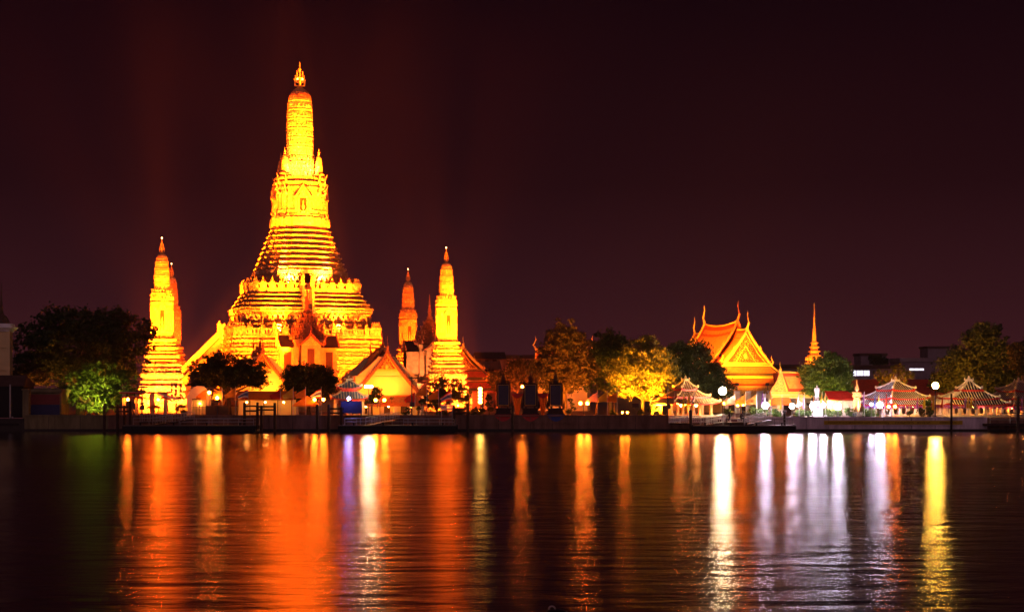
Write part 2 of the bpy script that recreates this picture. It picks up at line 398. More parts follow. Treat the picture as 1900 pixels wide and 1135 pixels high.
# niche storey
mb = MB(); mb.plan([(38.85, 6.16), (39.5, 6.2), (40.6, 6.06), (40.65, 5.83), (41.2, 5.78), (41.25, 5.59), (42.2, 5.59), (42.25, 5.4), (46.6, 5.22), (46.65, 5.5), (47.1, 5.5), (47.15, 5.26), (47.7, 5.26), (47.75, 5.59), (48.2, 5.59), (48.25, 5.08), (48.7, 4.98), (48.75, 5.26), (49.2, 5.26), (49.2, 0.94)], PL_TOWER)
mb.build('niche_storey', PORC, main)
for k in range(4):
    a = k * math.pi / 2; nz_ = MB()
    def fr(u, v, w): return (math.sin(a) * v + math.cos(a) * u, -math.cos(a) * v + math.sin(a) * u, w)
    def bx(u, v, w, du, dv, dw):
        c = fr(u, v, w); nz_.box(c, (du, dv, dw), a)
    for s_ in (-1, 1): bx(s_ * .95, 5.6, 43.0, .42, .5, 3.3); bx(s_ * 1.45, 5.5, 43.0, .4, .4, 3.0)
    bx(0, 5.55, 41.0, 2.4, .6, .7); bx(0, 5.65, 40.3, 1.9, .9, .6)
    nz_.prism([(-2.0, 44.7), (2.0, 44.7), (1.5, 45.3), (.9, 46.2), (0, 47.6), (-.9, 46.2), (-1.5, 45.3)], 5.25, 5.9, lambda x, y, z: fr(x, y, z))
    nz_.prism([(-1.1, 44.8), (1.1, 44.8), (.6, 45.5), (0, 46.6), (-.6, 45.5)], 5.9, 6.1, lambda x, y, z: fr(x, y, z))
    niche = nz_.build('niche', PORC2, main)
    q = MB(); q.box(fr(0, 5.44, 43.0), (1.5, .12, 3.4), a); q.build('niche_shade', OPENING_SHADE, niche)  # flat dark panel in place of the niche's inner shade
    q = MB(); c0 = fr(0, 5.65, 41.4); q.lathe([(0, .5), (.4, .55), (.7, .3), (1.3, .34), (1.7, .28), (1.95, .12), (2.1, .2), (2.4, .17), (2.9, .02)], c0, 8); q.build('niche_statue', PORC, niche)
# snake-tail ornaments curling out at the corners
q = MB()
for z_, r_ in ((45.6, 0), (47.9, -.2)): q.tube([(5.5 + r_, 0, z_), (6.2 + r_, 0, z_ + .3), (6.3 + r_, 0, z_ + 1.1), (6.8 + r_, 0, z_ + 2.0)], [.3, .28, .18, .04], 5)
q.lathe([(0, .1), (.5, .55), (1.3, .6), (2.0, .3), (2.3, .05)], (6.0, 0, 38.9), 6); nom = q.mesh('naga_ornament', PORC2)
for k in range(8): link('naga_ornament', nom, main, (0, 0, 0), (0, 0, (k // 2) * math.pi / 2 + (.62 if k % 2 else -.62)))
# small corner towers
mbc = MB(); mbc.plan([(0, 1.15), (.5, 1.2), (.55, .95), (1.0, .95), (1.05, 1.1), (1.4, 1.1), (1.45, .8), (2.0, .85), (4.2, .62), (5.0, .42), (5.3, .12)], PL_TOWER)
cm = mbc.mesh('corner_turret', PORC)
mf = MB(); mf.lathe([(0, .1), (.3, .3), (.5, .12), (.8, .22), (1.0, .08), (1.7, .01)], (0, 0, 5.2), 6); fmesh = mf.mesh('turret_finial', GOLD)
for sx in (-1, 1):
    for sy in (-1, 1):
        t_ = link('corner_turret', cm, main, (sx * 3.6, sy * 3.6, 48.6)); link('turret_finial', fmesh, t_)
# shaft
mb = MB(); pr = [(49.1, 4.2), (49.6, 4.2), (49.65, 3.5), (50.6, 3.4), (50.65, 3.7), (50.9, 3.7), (50.95, 3.15), (52.4, 3.1), (52.45, 3.4), (52.7, 3.4), (52.75, 2.95), (54.0, 2.9)]
lv = [(54.0, 2.78), (56.0, 2.76), (58.0, 2.73), (60.0, 2.69), (62.0, 2.62), (64.0, 2.52), (66.0, 2.36)]
for (a, ra), (b_, rb) in zip(lv, lv[1:]):
    pr += [(a, ra - .22), (a + .18, ra - .22), (a + .2, ra + .05), (a + .5, ra + .08), (a + .55, ra - .03), (b_ - .3, rb - .03), (b_ - .25, rb + .1), (b_, rb + .1)]
pr += [(66.0, 2.2)]
mb.plan(pr, PL_TOWER)
for p, a in along(PL_TOWER, 3.55, .8, minlen=.3): leaf_into(mb, p, a, 49.6, 1.2, .75)
for p, a in along(PL_TOWER, 3.25, .8, minlen=.3): figure_into(mb, p, a, 50.95, 1.4)
for p, a in along(PL_TOWER, 3.0, .75, minlen=.3): leaf_into(mb, p, a, 52.7, 1.1, .7)
for (a, ra), (b_, rb) in zip(lv, lv[1:]):
    for p, an in along(PL_TOWER, ra - .02, .55, minlen=.3): leaf_into(mb, p, an, a + .5, 1.05, .42, t=.1, lean=0)
mb.build('shaft', PORC, main)
mb = MB(); mb.plan([(66.0, 2.36), (66.3, 2.38), (66.35, 2.22), (67.0, 2.15), (67.7, 1.85), (68.3, 1.35), (68.75, .75), (69.0, .25)], PL_TOWER)
for p, a in along(PL_TOWER, 2.25, .6, minlen=.2): leaf_into(mb, p, a, 66.3, 1.1, .5, t=.1, lean=-.25)
mb.build('dome', porcelain('porcelain_dome', (.55, .38, .2), (.28, .12, .05), 2.0), main)
trident((0, 0, 68.6), 5.9, GOLDP, main)
q = MB()
for x in (-.5, .5): q.ball((x, -.3, 70.7), .2, 8, 5)
q.build('finial_lamp', glow('finial_lamp_glow', (1, .22, .03), 30), main)
# steep stairs on three faces
def stair(k, z0, z1, r0, r1, w):
    a = k * math.pi / 2; q = MB()
    def fr(u, v, ww): return (math.sin(a) * v + math.cos(a) * u, -math.cos(a) * v + math.sin(a) * u, ww)
    n = int((z1 - z0) / .45)
    for i in range(n):
        f_ = i / n; r = r0 + (r1 - r0) * f_; z_ = z0 + (z1 - z0) * f_; d = (z1 - z0) / n
        q.box(fr(0, r - 1.2, z_ + d / 2), (w, 2.4 + abs(r0 - r1) / n, d), a)
    o = q.build('staircase', STEP, main)
    q = MB()
    for s_ in (-1, 1):
        vs = []
        for r, z_ in ((r0 + .5, z0), (r1 + .1, z1), (r1 + .1, z1 + 1.5), (r0 + .5, z0 + 1.5)):
            vs += [fr(s_ * (w / 2 + .25) - .25, r, z_), fr(s_ * (w / 2 + .25) + .25, r, z_)]
        vs += [fr(s_ * (w / 2 + .25) - .25, r1 - 2, z1), fr(s_ * (w / 2 + .25) + .25, r1 - 2, z1)]
        q.add(vs, [(0, 1, 3, 2), (2, 3, 5, 4), (4, 5, 7, 6), (6, 7, 1, 0), (0, 2, 4, 6), (1, 7, 5, 3)])
        for r, z_ in ((r0 + .4, z0), (r1, z1)): q.box(fr(s_ * (w / 2 + .25), r, z_ + 1.2), (.75, .75, 2.6), a); q.lathe([(0, .35), (.3, .45), (.6, .2), (1.1, .03)], fr(s_ * (w / 2 + .25), r, z_ + 2.5), 6)
    q.build('stair_parapet', PORC2, o)
for k in (0, 1, 3): stair(k, 0, 15.3, {0: 20.5, 1: 22.0, 3: 31.5}[k], 16.9, 2.6)
stair(0, 15.3, 24.9, 15.9, 12.9, 1.5)
q = MB(); q.box((0, -10.6, 26.6), (1.7, .5, 3.4)); q.build('stair_doorway', OPENING_SHADE, main)  # solid dark block in place of the doorway's inner shade

# ------------------------------------------------------------------ four corner towers
def small_tower(label, loc):
    t = thing('corner_tower', label, 'tower', loc, PHI, 'slender towers at the corners of the great tower'); t.scale = (.86, .86, 1)
    mb = MB(); k = .96
    prof = [(-.2, 6.2 * k), (.6, 6.2 * k)] + [(z, r * k) for z, r in bands(.6, 5.75, 3.4, 5.0, 1, .3, .3) + bands(3.4, 5.0, 8.2, 4.15, 2, .25, .3) + bands(8.2, 4.1, 14.4, 2.6, 4, .28, .28)] + [(14.5, 2.35), (15.0, 2.3)]
    mb.plan(prof, PL_TOWER)
    for z_, r_ in ((3.5, 4.95), (8.3, 4.2)):
        for p, a in along(PL_TOWER, r_ * k, .6, minlen=.3): leaf_into(mb, p, a, z_ - .9, 1.0, .5)
    mb.build('stepped_base', PORC, t)
    mb = MB(); mb.plan([(14.9, 2.3), (15.3, 2.35), (15.35, 2.15), (20.3, 2.05), (20.35, 2.3), (20.8, 2.35), (20.85, 2.1), (21.2, 2.1), (21.25, 2.5), (21.5, 2.5), (21.5, 1)], PL_TOWER)
    mb.build('niche_storey', PORC2, t)
    for q_ in range(4):
        a = q_ * math.pi / 2
        def fr(u, v, w): return (math.sin(a) * v + math.cos(a) * u, -math.cos(a) * v + math.sin(a) * u, w)
        n = MB()
        for s_ in (-1, 1): n.box(fr(s_ * .6, 2.25, 17.2), (.25, .35, 4.2), a)
        n.prism([(-1.05, 19.3), (1.05, 19.3), (.7, 19.9), (0, 21.2), (-.7, 19.9)], 2.05, 2.5, lambda x, y, z: fr(x, y, z))
        n.box(fr(0, 2.2, 15.3), (1.5, .4, .5), a)
        o = n.build('niche', PORC2, t)
        n = MB(); n.box(fr(0, 2.14, 17.4), (.85, .1, 3.7), a); n.build('niche_shade', OPENING_SHADE, o)  # flat dark panel standing for the shade in the niche
        n = MB(); n.lathe([(0, .25), (.6, .3), (1.1, .22), (1.5, .25), (1.7, .1), (1.95, .14), (2.5, .02)], fr(0, 2.3, 15.6), 6); n.build('niche_statue', PORC, o)
    mb = MB()
    pr = [(21.4, 2.2), (22.2, 2.1), (22.25, 2.35), (22.5, 2.35), (22.55, 1.95), (22.9, 1.9)]
    lv = [(22.9, 1.72), (24.2, 1.68), (25.5, 1.62), (26.8, 1.52), (28.1, 1.38), (29.1, 1.2)]
    for (a, ra), (b_, rb) in zip(lv, lv[1:]): pr += [(a, ra - .14), (a + .12, ra - .14), (a + .14, ra + .04), (a + .35, ra + .05), (a + .4, ra - .02), (b_ - .2, rb - .02), (b_ - .16, rb + .06), (b_, rb + .06)]
    mb.plan(pr, PL_TOWER)
    for z_, r_ in ((21.5, 2.3), (22.5, 2.05)):
        for p, a in along(PL_TOWER, r_, .5, minlen=.2): leaf_into(mb, p, a, z_, .85, .45)
    mb.build('shaft', PORC, t)
    mb = MB(); mb.plan([(29.1, 1.18), (29.3, 1.15), (29.7, .95), (30.0, .62), (30.15, .15)], PL_TOWER); mb.build('dome', PORC2, t)
    trident((0, 0, 30.0), 2.9, GOLDP, t)
    MB().ball((0, 0, 33.0), .16, 8, 5).build('tip_lamp', glow('tip_lamp_glow', (1, .5, .18), 14) if 'tip' not in MATS else MATS['tip'], t)
    return t
tw = small_tower('brightest left slender golden tower behind the big dark tree, red lamp on its tip', at(300, 269))
for lb, px, D in (('golden slender tower with white-hot base behind the small leafy tree, right of the gabled hall', 828, 288),
                  ('dim orange slender tower, partly hidden behind the bright left corner tower', 318, 326),
                  ('amber slender tower with a pale cap, between the great tower and the lilac chapel', 757, 341)):
    c = copy_thing(tw, at(px, D), PHI, lb)

# ------------------------------------------------------------------ Thai roofs
def horn(mb, base, d, h, t=.16):
    """chofa: a curved horn standing on a gable tip; d is the outward direction"""
    x, y, z = base; dx, dy = d
    pts = [(x, y, z), (x + dx * .10 * h, y + dy * .10 * h, z + .18 * h), (x + dx * .22 * h, y + dy * .22 * h, z + .32 * h), (x + dx * .12 * h, y + dy * .12 * h, z + .5 * h), (x + dx * .02 * h, y + dy * .02 * h, z + .72 * h), (x + dx * .08 * h, y + dy * .08 * h, z + h)]
    mb.tube(pts, [t * 1.3, t * 1.2, t * 1.0, t * .7, t * .45, t * .08], 5)
def slope_pts(w, zr, ze, n=5):
    return [(w * (i / n), zr + (ze - zr) * ((i / n) ** .82)) for i in range(n + 1)]
def roof_section(parent, y0, y1, w, zr, ze, field, border, sag=.25, name='roof', bw=.7):
    """two concave slopes with a border of another colour round each field"""
    sp = slope_pts(w, zr, ze); mb = MB(); ny = 8
    for sd in (-1, 1):
        def fn(u, v, dz=0.0, a0=0.0, a1=1.0, b0=0.0, b1=1.0):
            y = y0 + (y1 - y0) * (a0 + (a1 - a0) * u); q = (b0 + (b1 - b0) * v) * (len(sp) - 1); i = min(int(q), len(sp) - 2); f = q - i
            x = sp[i][0] + (sp[i + 1][0] - sp[i][0]) * f; z = sp[i][1] + (sp[i + 1][1] - sp[i][1]) * f
            uu = a0 + (a1 - a0) * u
            return (sd * x, y, z - sag * 4 * uu * (1 - uu) * (1 - (b0 + (b1 - b0) * v)) + dz)
        mb.grid(lambda u, v: fn(u, v), ny, 8)
        mb.grid(lambda u, v: fn(u, v, -.22), ny, 8)
        mb.grid(lambda u, v: fn(0, u, -.22 * v), 8, 1); mb.grid(lambda u, v: fn(1, u, -.22 * v), 8, 1); mb.grid(lambda u, v: fn(u, 1, -.22 * v), ny, 1)
    o = mb.build(name, border, parent)
    mb = MB(); ly = bw / abs(y1 - y0); lx = bw / math.hypot(w, zr - ze)
    for sd in (-1, 1):
        def f2(u, v):
            a = ly + (1 - 2 * ly) * u; b_ = lx * .8 + (1 - 2 * lx) * v; y = y0 + (y1 - y0) * a; q = b_ * (len(sp) - 1); i = min(int(q), len(sp) - 2); f = q - i
            return (sd * (sp[i][0] + (sp[i + 1][0] - sp[i][0]) * f), y, sp[i][1] + (sp[i + 1][1] - sp[i][1]) * f - sag * 4 * a * (1 - a) * (1 - b_) + .035)
        mb.grid(f2, ny, 8)
    mb.build('tile_field', field, o)
    rd = MB(); rd.tube([(0, y0 + (y1 - y0) * i / 8, zr - sag * 4 * (i / 8) * (1 - i / 8) + .08) for i in range(9)], .17, 6); rd.build('ridge', GOLDP if field is TILE_O else BARGE, o)
    return o
def gable_trim(parent, y, w, zr, ze, m, d=-1, flames=True, t=.3, h=2.6, back=False):
    mb = MB(); sp = slope_pts(w + .15, zr + .2, ze + .05, 8)
    for sd in (-1, 1):
        lo = []
        for i in range(len(sp) - 1):
            (xa, za), (xb, zb) = sp[i], sp[i + 1]
            vs = [(sd * xa, y - t / 2, za - .5), (sd * xb, y - t / 2, zb - .45), (sd * xb, y - t / 2, zb + .12), (sd * xa, y - t / 2, za + .12),
                  (sd * xa, y + t / 2, za - .5), (sd * xb, y + t / 2, zb - .45), (sd * xb, y + t / 2, zb + .12), (sd * xa, y + t / 2, za + .12)]
            mb.add(vs, [(0, 1, 2, 3), (7, 6, 5, 4), (0, 4, 5, 1), (3, 2, 6, 7), (0, 3, 7, 4), (1, 5, 6, 2)])
        if flames:
            n = int(math.hypot(w, zr - ze) / .42)
            for k in range(1, n):
                q = k / n * (len(sp) - 1); i = min(int(q), len(sp) - 2); f = q - i
                x = sp[i][0] + (sp[i + 1][0] - sp[i][0]) * f; z = sp[i][1] + (sp[i + 1][1] - sp[i][1]) * f
                mb.add([(sd * (x - .13), y - .06, z + .1), (sd * (x + .16), y - .06, z + .02), (sd * (x + .05), y, z + .5), (sd * (x - .13), y + .06, z + .1), (sd * (x + .16), y + .06, z + .02)], [(0, 1, 2), (4, 3, 2), (0, 2, 3), (1, 4, 2)])
        horn(mb, (sd * (w + .1), y, ze - .1), (sd, 0), 1.5 * t / .3 * h / 2.6, t * .55)
        if h > 2: horn(mb, (sd * w * .55, y, zr + (ze - zr) * .55 ** .82), (sd, 0), 1.1, t * .5)
    o = mb.build('bargeboard', m, parent)
    hb = MB(); horn(hb, (0, y, zr + .1), (0, d), h, t * .62); hb.build('chofa_horn', m, o)
    return o
def pediment(parent, y, w, zb, zt, m, name='pediment'):
    mb = MB(); mb.prism([(-w, zb), (w, zb), (w * .62, zb + (zt - zb) * .30), (0, zt), (-w * .62, zb + (zt - zb) * .30)], y, y + .3)
    o = mb.build(name, PEDG, parent); mb = MB()
    rnd = random.Random(5); H = zt - zb
    def inside(u, v): return v < 1 - abs(u) * (1.0 + .35 * math.sin(min(1, abs(u)) * math.pi)) - .06
    step = .34; nx = int(2 * w / step); nz = int(H / step)
    for i in range(nx + 1):                                   # scrolling foliage in carved gilt
        for k in range(nz + 1):
            u = -1 + 2 * i / nx + rnd.uniform(-.02, .02); v = (k + .3 + .5 * (i % 2)) / nz
            if not inside(u, v): continue
            x, z = u * w * .95, zb + v * H; r = rnd.uniform(.10, .15); a0 = rnd.uniform(0, 6)
            mb.tube([(x + math.cos(a0 + j * 1.1) * r * (1 - j * .14), y - .07, z + math.sin(a0 + j * 1.1) * r * (1 - j * .14)) for j in range(5)], [.05, .06, .05, .04, .03], 4)
    for s_ in (-1, 1):
        mb.tube([(s_ * w * .5, y - .1, zb + .1), (0, y - .1, zb + H * .55)], .09, 4)
        mb.tube([(s_ * w * .97, y - .1, zb + .1), (s_ * w * .6, y - .1, zb + H * .30), (0, y - .1, zt - .15)], .10, 4)
    mb.tube([(-w * .97, y - .1, zb + .1), (w * .97, y - .1, zb + .1)], .10, 4); mb.ball((0, y - .05, zb + H * .22), .4, 8, 6, 1.5)
    mb.build('gilt_relief', GOLDP, o)
    return o
def skirt_roof(parent, y0, z0, w0, y1, z1, w1, field, border, side_y=None, name='skirt_roof'):
    """lean-to roof across the gable front, with hipped ends, optionally carried down the sides"""
    mb = MB()
    def quad(a, b_, c, d, th=.2):
        dn = Vector((0, 0, -th)); p = [Vector(a), Vector(b_), Vector(c), Vector(d)]
        mb.add(p + [x + dn for x in p], [(0, 1, 2, 3), (7, 6, 5, 4), (0, 4, 5, 1), (1, 5, 6, 2), (2, 6, 7, 3), (3, 7, 4, 0)])
    quad((-w0, y0, z0), (w0, y0, z0), (w1, y1, z1), (-w1, y1, z1))
    if side_y is not None:
        for s_ in (-1, 1): quad((s_ * w0, y0, z0), (s_ * w0, side_y, z0), (s_ * w1, side_y, z1), (s_ * w1, y1, z1))
    o = mb.build(name, border, parent)
    f = MB(); a = .16
    def lp(p, q, t): return Vector(p) + (Vector(q) - Vector(p)) * t
    def inner(p, q, r, s_):
        p, q, r, s_ = map(Vector, (p, q, r, s_)); up = Vector((0, 0, .03)); c = (p + q + r + s_) / 4
        t0, t1 = p + (s_ - p) * .12, q + (r - q) * .12; b0, b1 = p + (s_ - p) * .72, q + (r - q) * .72
        e_ = .5 / max((q - p).length, 1)
        f.add([lp(t0, t1, e_) + up, lp(t1, t0, e_) + up, lp(b1, b0, e_) + up, lp(b0, b1, e_) + up], [(0, 1, 2, 3)])
    inner((-w0, y0, z0), (w0, y0, z0), (w1, y1, z1), (-w1, y1, z1))
    if side_y is not None:
        for s_ in (-1, 1): inner((s_ * w0, y0, z0), (s_ * w0, side_y, z0), (s_ * w1, side_y, z1), (s_ * w1, y1, z1))
    f.build('tile_field', field, o)
    e_ = MB(); e_.box((0, y1 - .02, z1 - .18), (2 * w1 + .3, .22, .34)); e_.box((0, y0 - .02, z0 + .12), (2 * w0 + .1, .2, .25))
    for s_ in (-1, 1): e_.tube([(s_ * w0, y0, z0 + .1), (s_ * w1, y1, z1 + .1)], .14, 5)
    if side_y is not None:
        for s_ in (-1, 1): e_.box((s_ * w1, (y1 + side_y) / 2, z1 - .18), (.22, abs(side_y - y1), .3))
    e_.build('eave_moulding', GOLDP if field is TILE_O else BARGE, o)
    return o

# ---- two gabled halls facing the river
def river_hall(label, loc):
    t = thing('gabled_hall', label, 'temple hall', loc, PHI, 'gabled halls before the great tower')
    g = loc[2]; Lh = 15
    w = MB(); w.box((0, Lh / 2, 3.2), (11.0, Lh, 7.2))
    for y in (.0, Lh): w.prism([(-5.3, 6.7), (5.3, 6.7), (3.3, 8.3), (1.4, 10.2), (-1.4, 10.2), (-3.3, 8.3)], y, y + .3 if y == 0 else y - .3)
    w.build('wall', OCHRE, t)
    pediment(t, -.12, 1.9, 7.9, 10.9, GOLD)
    b_ = MB(); b_.box((0, -.1, 7.75), (4.6, .3, .25)); b_.box((0, -.06, 3.0), (10.9, .14, .25)); b_.build('gable_moulding', GOLDP, t)
    roof_section(t, -.9, 4.0, 5.9, 11.1, 3.5, TILE_B, BARGE, .1)
    roof_section(t, 4.0, 11.0, 6.2, 11.9, 3.7, TILE_B, BARGE, .2)
    roof_section(t, 11.0, 15.8, 5.9, 11.1, 3.5, TILE_B, BARGE, .1)
    gable_trim(t, -.9, 5.9, 11.1, 3.5, BARGE, -1); gable_trim(t, 3.9, 6.2, 11.9, 3.7, BARGE, -1); gable_trim(t, 15.9, 5.9, 11.1, 3.5, BARGE, 1)
    skirt_roof(t, -.35, 3.2, 5.7, -2.6, 1.85, 6.6, TILE_B, BARGE, 14)
    for i in range(6):
        c = MB(); x = -5.8 + i * 2.32; c.box((x, -2.3, .9), (.5, .5, 1.9)); c.box((x, -2.3, .1), (.75, .75, .3)); c.build('column', CREAM, t)
    for x in (-3.2, 0, 3.2):
        d = MB(); d.box((x, -.02, 1.0), (1.3, .1, 1.7)); d.build('doorway', DARKW, t)
    return t
rh = river_hall('brown roofed hall with glowing yellow gable wall, just right of the small river pavilion', at(717, 250))
copy_thing(rh, at(486, 250), PHI, 'yellow gabled hall mostly hidden by the round dark tree left of the amber chapel')

# ---- ordination hall with the gold pediment
ub = thing('ordination_hall', 'large orange roofed hall with carved gold pediment, right of the dark trees', 'temple hall', at(1383, 268), PHI)
w = MB(); w.box((0, 13, 3.6), (9.4, 24, 7.4)); w.box((0, 13, 8.0), (8.4, 24, 2.0)); w.build('wall', OCHRE, ub)
pediment(ub, -.1, 4.2, 9.35, 15.2, GOLD)
cb_ = MB(); cb_.box((0, -.3, 9.2), (9.6, .5, .4)); cb_.box((0, -.35, 8.85), (9.2, .3, .2)); cb_.build('gable_moulding', GOLDP, ub)
roof_section(ub, -.8, 3.5, 4.8, 15.7, 9.0, TILE_O, TILE_R, .1)
roof_section(ub, 3.5, 19.0, 5.7, 17.4, 9.2, TILE_O, TILE_R, .7, bw=1.1)
roof_section(ub, 19.0, 24.0, 4.8, 15.7, 9.0, TILE_O, TILE_R, .1)
gable_trim(ub, -.85, 4.8, 15.7, 9.0, GOLDP, -1, h=3.4); gable_trim(ub, 3.4, 5.7, 17.4, 9.2, BARGE, -1, h=3.8)
gable_trim(ub, 19.1, 5.7, 17.4, 9.2, GOLDP, 1, h=3.8); gable_trim(ub, 24.1, 4.8, 15.7, 9.0, GOLDP, 1, h=3.4)
skirt_roof(ub, -.9, 8.7, 5.0, -2.8, 6.9, 6.4, TILE_O, TILE_G, 22); skirt_roof(ub, -2.2, 6.4, 6.1, -4.2, 5.05, 7.4, TILE_O, TILE_R, 24)
q = MB(); q.box((0, -3.3, 4.2), (10.6, .3, 1.3)); q.build('gold_frieze', GOLD, ub)
for i in range(6):
    c = MB(); x = -5.6 + i * 2.24; c.box((x, -3.7, 1.9), (.7, .7, 3.9)); c.lathe([(3.5, .38), (3.9, .6), (4.1, .6)], (x, -3.7, 0), 8); c.build('column', WHITE, ub)
for x in (-3, 0, 3):
    d = MB(); d.box((x, -.06, 1.9), (1.5, .14, 3.2)); d.build('doorway', DARKW, ub)

# ---- hall whose roof peeps out behind the tall rugged tree
vh = thing('hidden_hall', 'orange roofed hall hidden behind the tall rugged tree, only its curled gable horns showing', 'temple hall', at(1097, 290), R(82))
w = MB(); w.box((0, 5.5, 3.7), (6.6, 10, 7.4)); w.build('wall', OCHRE, vh)
roof_section(vh, 0, 3.2, 3.6, 12.4, 7.4, TILE_O, TILE_R, .1); roof_section(vh, 3.2, 8, 4.0, 13.9, 7.6, TILE_O, TILE_R, .2); roof_section(vh, 8, 11.2, 3.6, 12.4, 7.4, TILE_O, TILE_R, .1)
gable_trim(vh, -.1, 3.6, 12.4, 7.4, GOLDP, -1, h=2.8); gable_trim(vh, 3.1, 4.0, 13.9, 7.6, GOLDP, -1, h=2.8); gable_trim(vh, 8.1, 4.0, 13.9, 7.6, GOLDP, 1, h=2.8); gable_trim(vh, 11.3, 3.6, 12.4, 7.4, GOLDP, 1, h=2.8)
pediment(vh, .25, 3.0, 7.6, 12.0, GOLD)

# ---- chapels (mondops) between the towers
def mondop(label, loc, rz):
    t = thing('spired_chapel', label, 'chapel', loc, rz, 'spired chapels at the foot of the great tower')
    b_ = MB(); b_.plan([(0, 6.6), (.6, 6.6), (.65, 6.2), (2.2, 6.0), (2.25, 6.3), (3.0, 6.3), (3.05, 5.9), (5.2, 5.9), (5.25, 6.2), (5.6, 6.2)], PL_SQ); b_.build('plinth', AMBERW, t)
    w = MB(); w.box((0, 0, 9.6), (5.4, 5.4, 8.4)); w.box((0, 0, 9.3), (11.0, 3.6, 7.2)); w.box((0, 0, 9.3), (3.6, 11.0, 7.2))
    for sx in (-1, 1):
        for sy in (-1, 1):
            w.box((sx * 2.45, sy * 2.45, 9.7), (.9, .9, 8.7))
            w.box((sx * 5.2, sy * 1.5, 9.4), (.75, .75, 7.4)); w.box((sx * 1.5, sy * 5.2, 9.4), (.75, .75, 7.4))
    for x in (-2.0, -1.35, 1.35, 2.0): w.box((x, -2.75, 9.6), (.28, .35, 8.2))
    w.box((0, 0, 13.9), (6.2, 6.2, .5)); w.build('wall', AMBERW, t)
    for k in range(4):
        a = k * math.pi / 2
        def fr(u, v, ww): return (math.sin(a) * v + math.cos(a) * u, -math.cos(a) * v + math.sin(a) * u, ww)
        p = MB()
        gp = lambda x, y, z: fr(x, y, z)
        p.prism([(-1.9, 12.9), (1.9, 12.9), (.95, 14.2), (0, 16.2), (-.95, 14.2)], 5.45, 5.75, gp) if k % 2 == 1 else None
        r_ = MB(); s0 = slope_pts(2.5, 15.0, 12.8, 4)
        y_in, y_out = 2.5, 5.9
        for sd in (-1, 1):
            r_.grid(lambda u, v: fr(sd * s0[min(int(u * 4), 4)][0], y_in + (y_out - y_in) * v, s0[min(int(u * 4), 4)][1]), 4, 1)
            r_.grid(lambda u, v: fr(sd * s0[min(int(u * 4), 4)][0], y_out, s0[min(int(u * 4), 4)][1] - .25 * v), 4, 1)
            r_.grid(lambda u, v: fr(sd * s0[min(int(u * 4), 4)][0], y_in + (y_out - y_in) * v, s0[min(int(u * 4), 4)][1] - .25), 4, 1)
        o = r_.build('porch_roof', TILE_D, t)
        g_ = MB(); g_.prism([(-2.2, 12.9), (2.2, 12.9), (1.1, 13.7), (0, 15.0), (-1.1, 13.7)], 5.4, 5.7, gp)
        hh = MB()
        for sd in (-1, 1):
            hh.tube([fr(sd * 2.4, 5.85, 12.9), fr(sd * 1.2, 5.85, 13.9), fr(0, 5.85, 15.3)], .16, 5); hh.tube([fr(sd * 2.4, 5.85, 12.9), fr(sd * 2.8, 5.9, 13.2), fr(sd * 2.75, 5.95, 14.0)], [.18, .14, .03], 5)
        hh.tube([fr(0, 5.85, 15.2), fr(0, 6.1, 15.8), fr(0, 6.0, 16.8)], [.16, .13, .03], 5); hh.build('bargeboard', BARGE, o); g_.build('gable', GOLD, o)
        u = MB(); u.prism([(-1.8, 14.3), (1.8, 14.3), (.9, 15.5), (0, 17.2), (-.9, 15.5)], 2.75, 3.05, gp); u.prism([(-1.2, 14.4), (1.2, 14.4), (.6, 15.2), (0, 16.3)], 3.05, 3.2, gp); u.build('upper_gable', BARGE, t)
        d = MB(); d.box(fr(0, 5.53, 9.2), (1.35, .1, 6.2), a); d.build('doorway', OPENING_SHADE if k % 2 else DARKW, t)
        if k in (0, 2):
            for sx in (-1, 1):
                d = MB(); d.box(fr(sx * 4.1, 1.83, 8.9), (1.4, .1, 5.6), a); d.build('window', DARKW, t)
    sp_ = MB(); pr = []
    for i in range(6):
        z_ = 14.1 + i * 1.05; r = 3.2 * (1 - i / 6) ** 1.15 + .35
        pr += [(z_, r), (z_ + .18, r + .22), (z_ + .3, r + .1), (z_ + .55, r * .82), (z_ + 1.04, r * .78)]
    pr += [(20.4, .42), (21.2, .34), (21.3, .45), (21.6, .4), (22.6, .2), (22.7, .28), (23.0, .2), (25.4, .03)]
    sp_.plan(pr, PL_TOWER)
    for i in range(5):
        z_ = 14.3 + i * 1.05; r = 3.2 * (1 - i / 6) ** 1.15 + .3
        for p_, a in along(PL_TOWER, r, .6, minlen=.25): leaf_into(sp_, p_, a, z_, .95, .45, lean=.25)
    sp_.build('spire', BARGE, t)
    return t
mo = mondop('amber dark-doored chapel with stepped red spire, before the stairs of the tallest tower', at(570, 282), PHI)
mc = copy_thing(mo, at(797, 316), PHI + R(90), 'lilac grey chapel with a tall needle spire, squeezed between two slender towers')
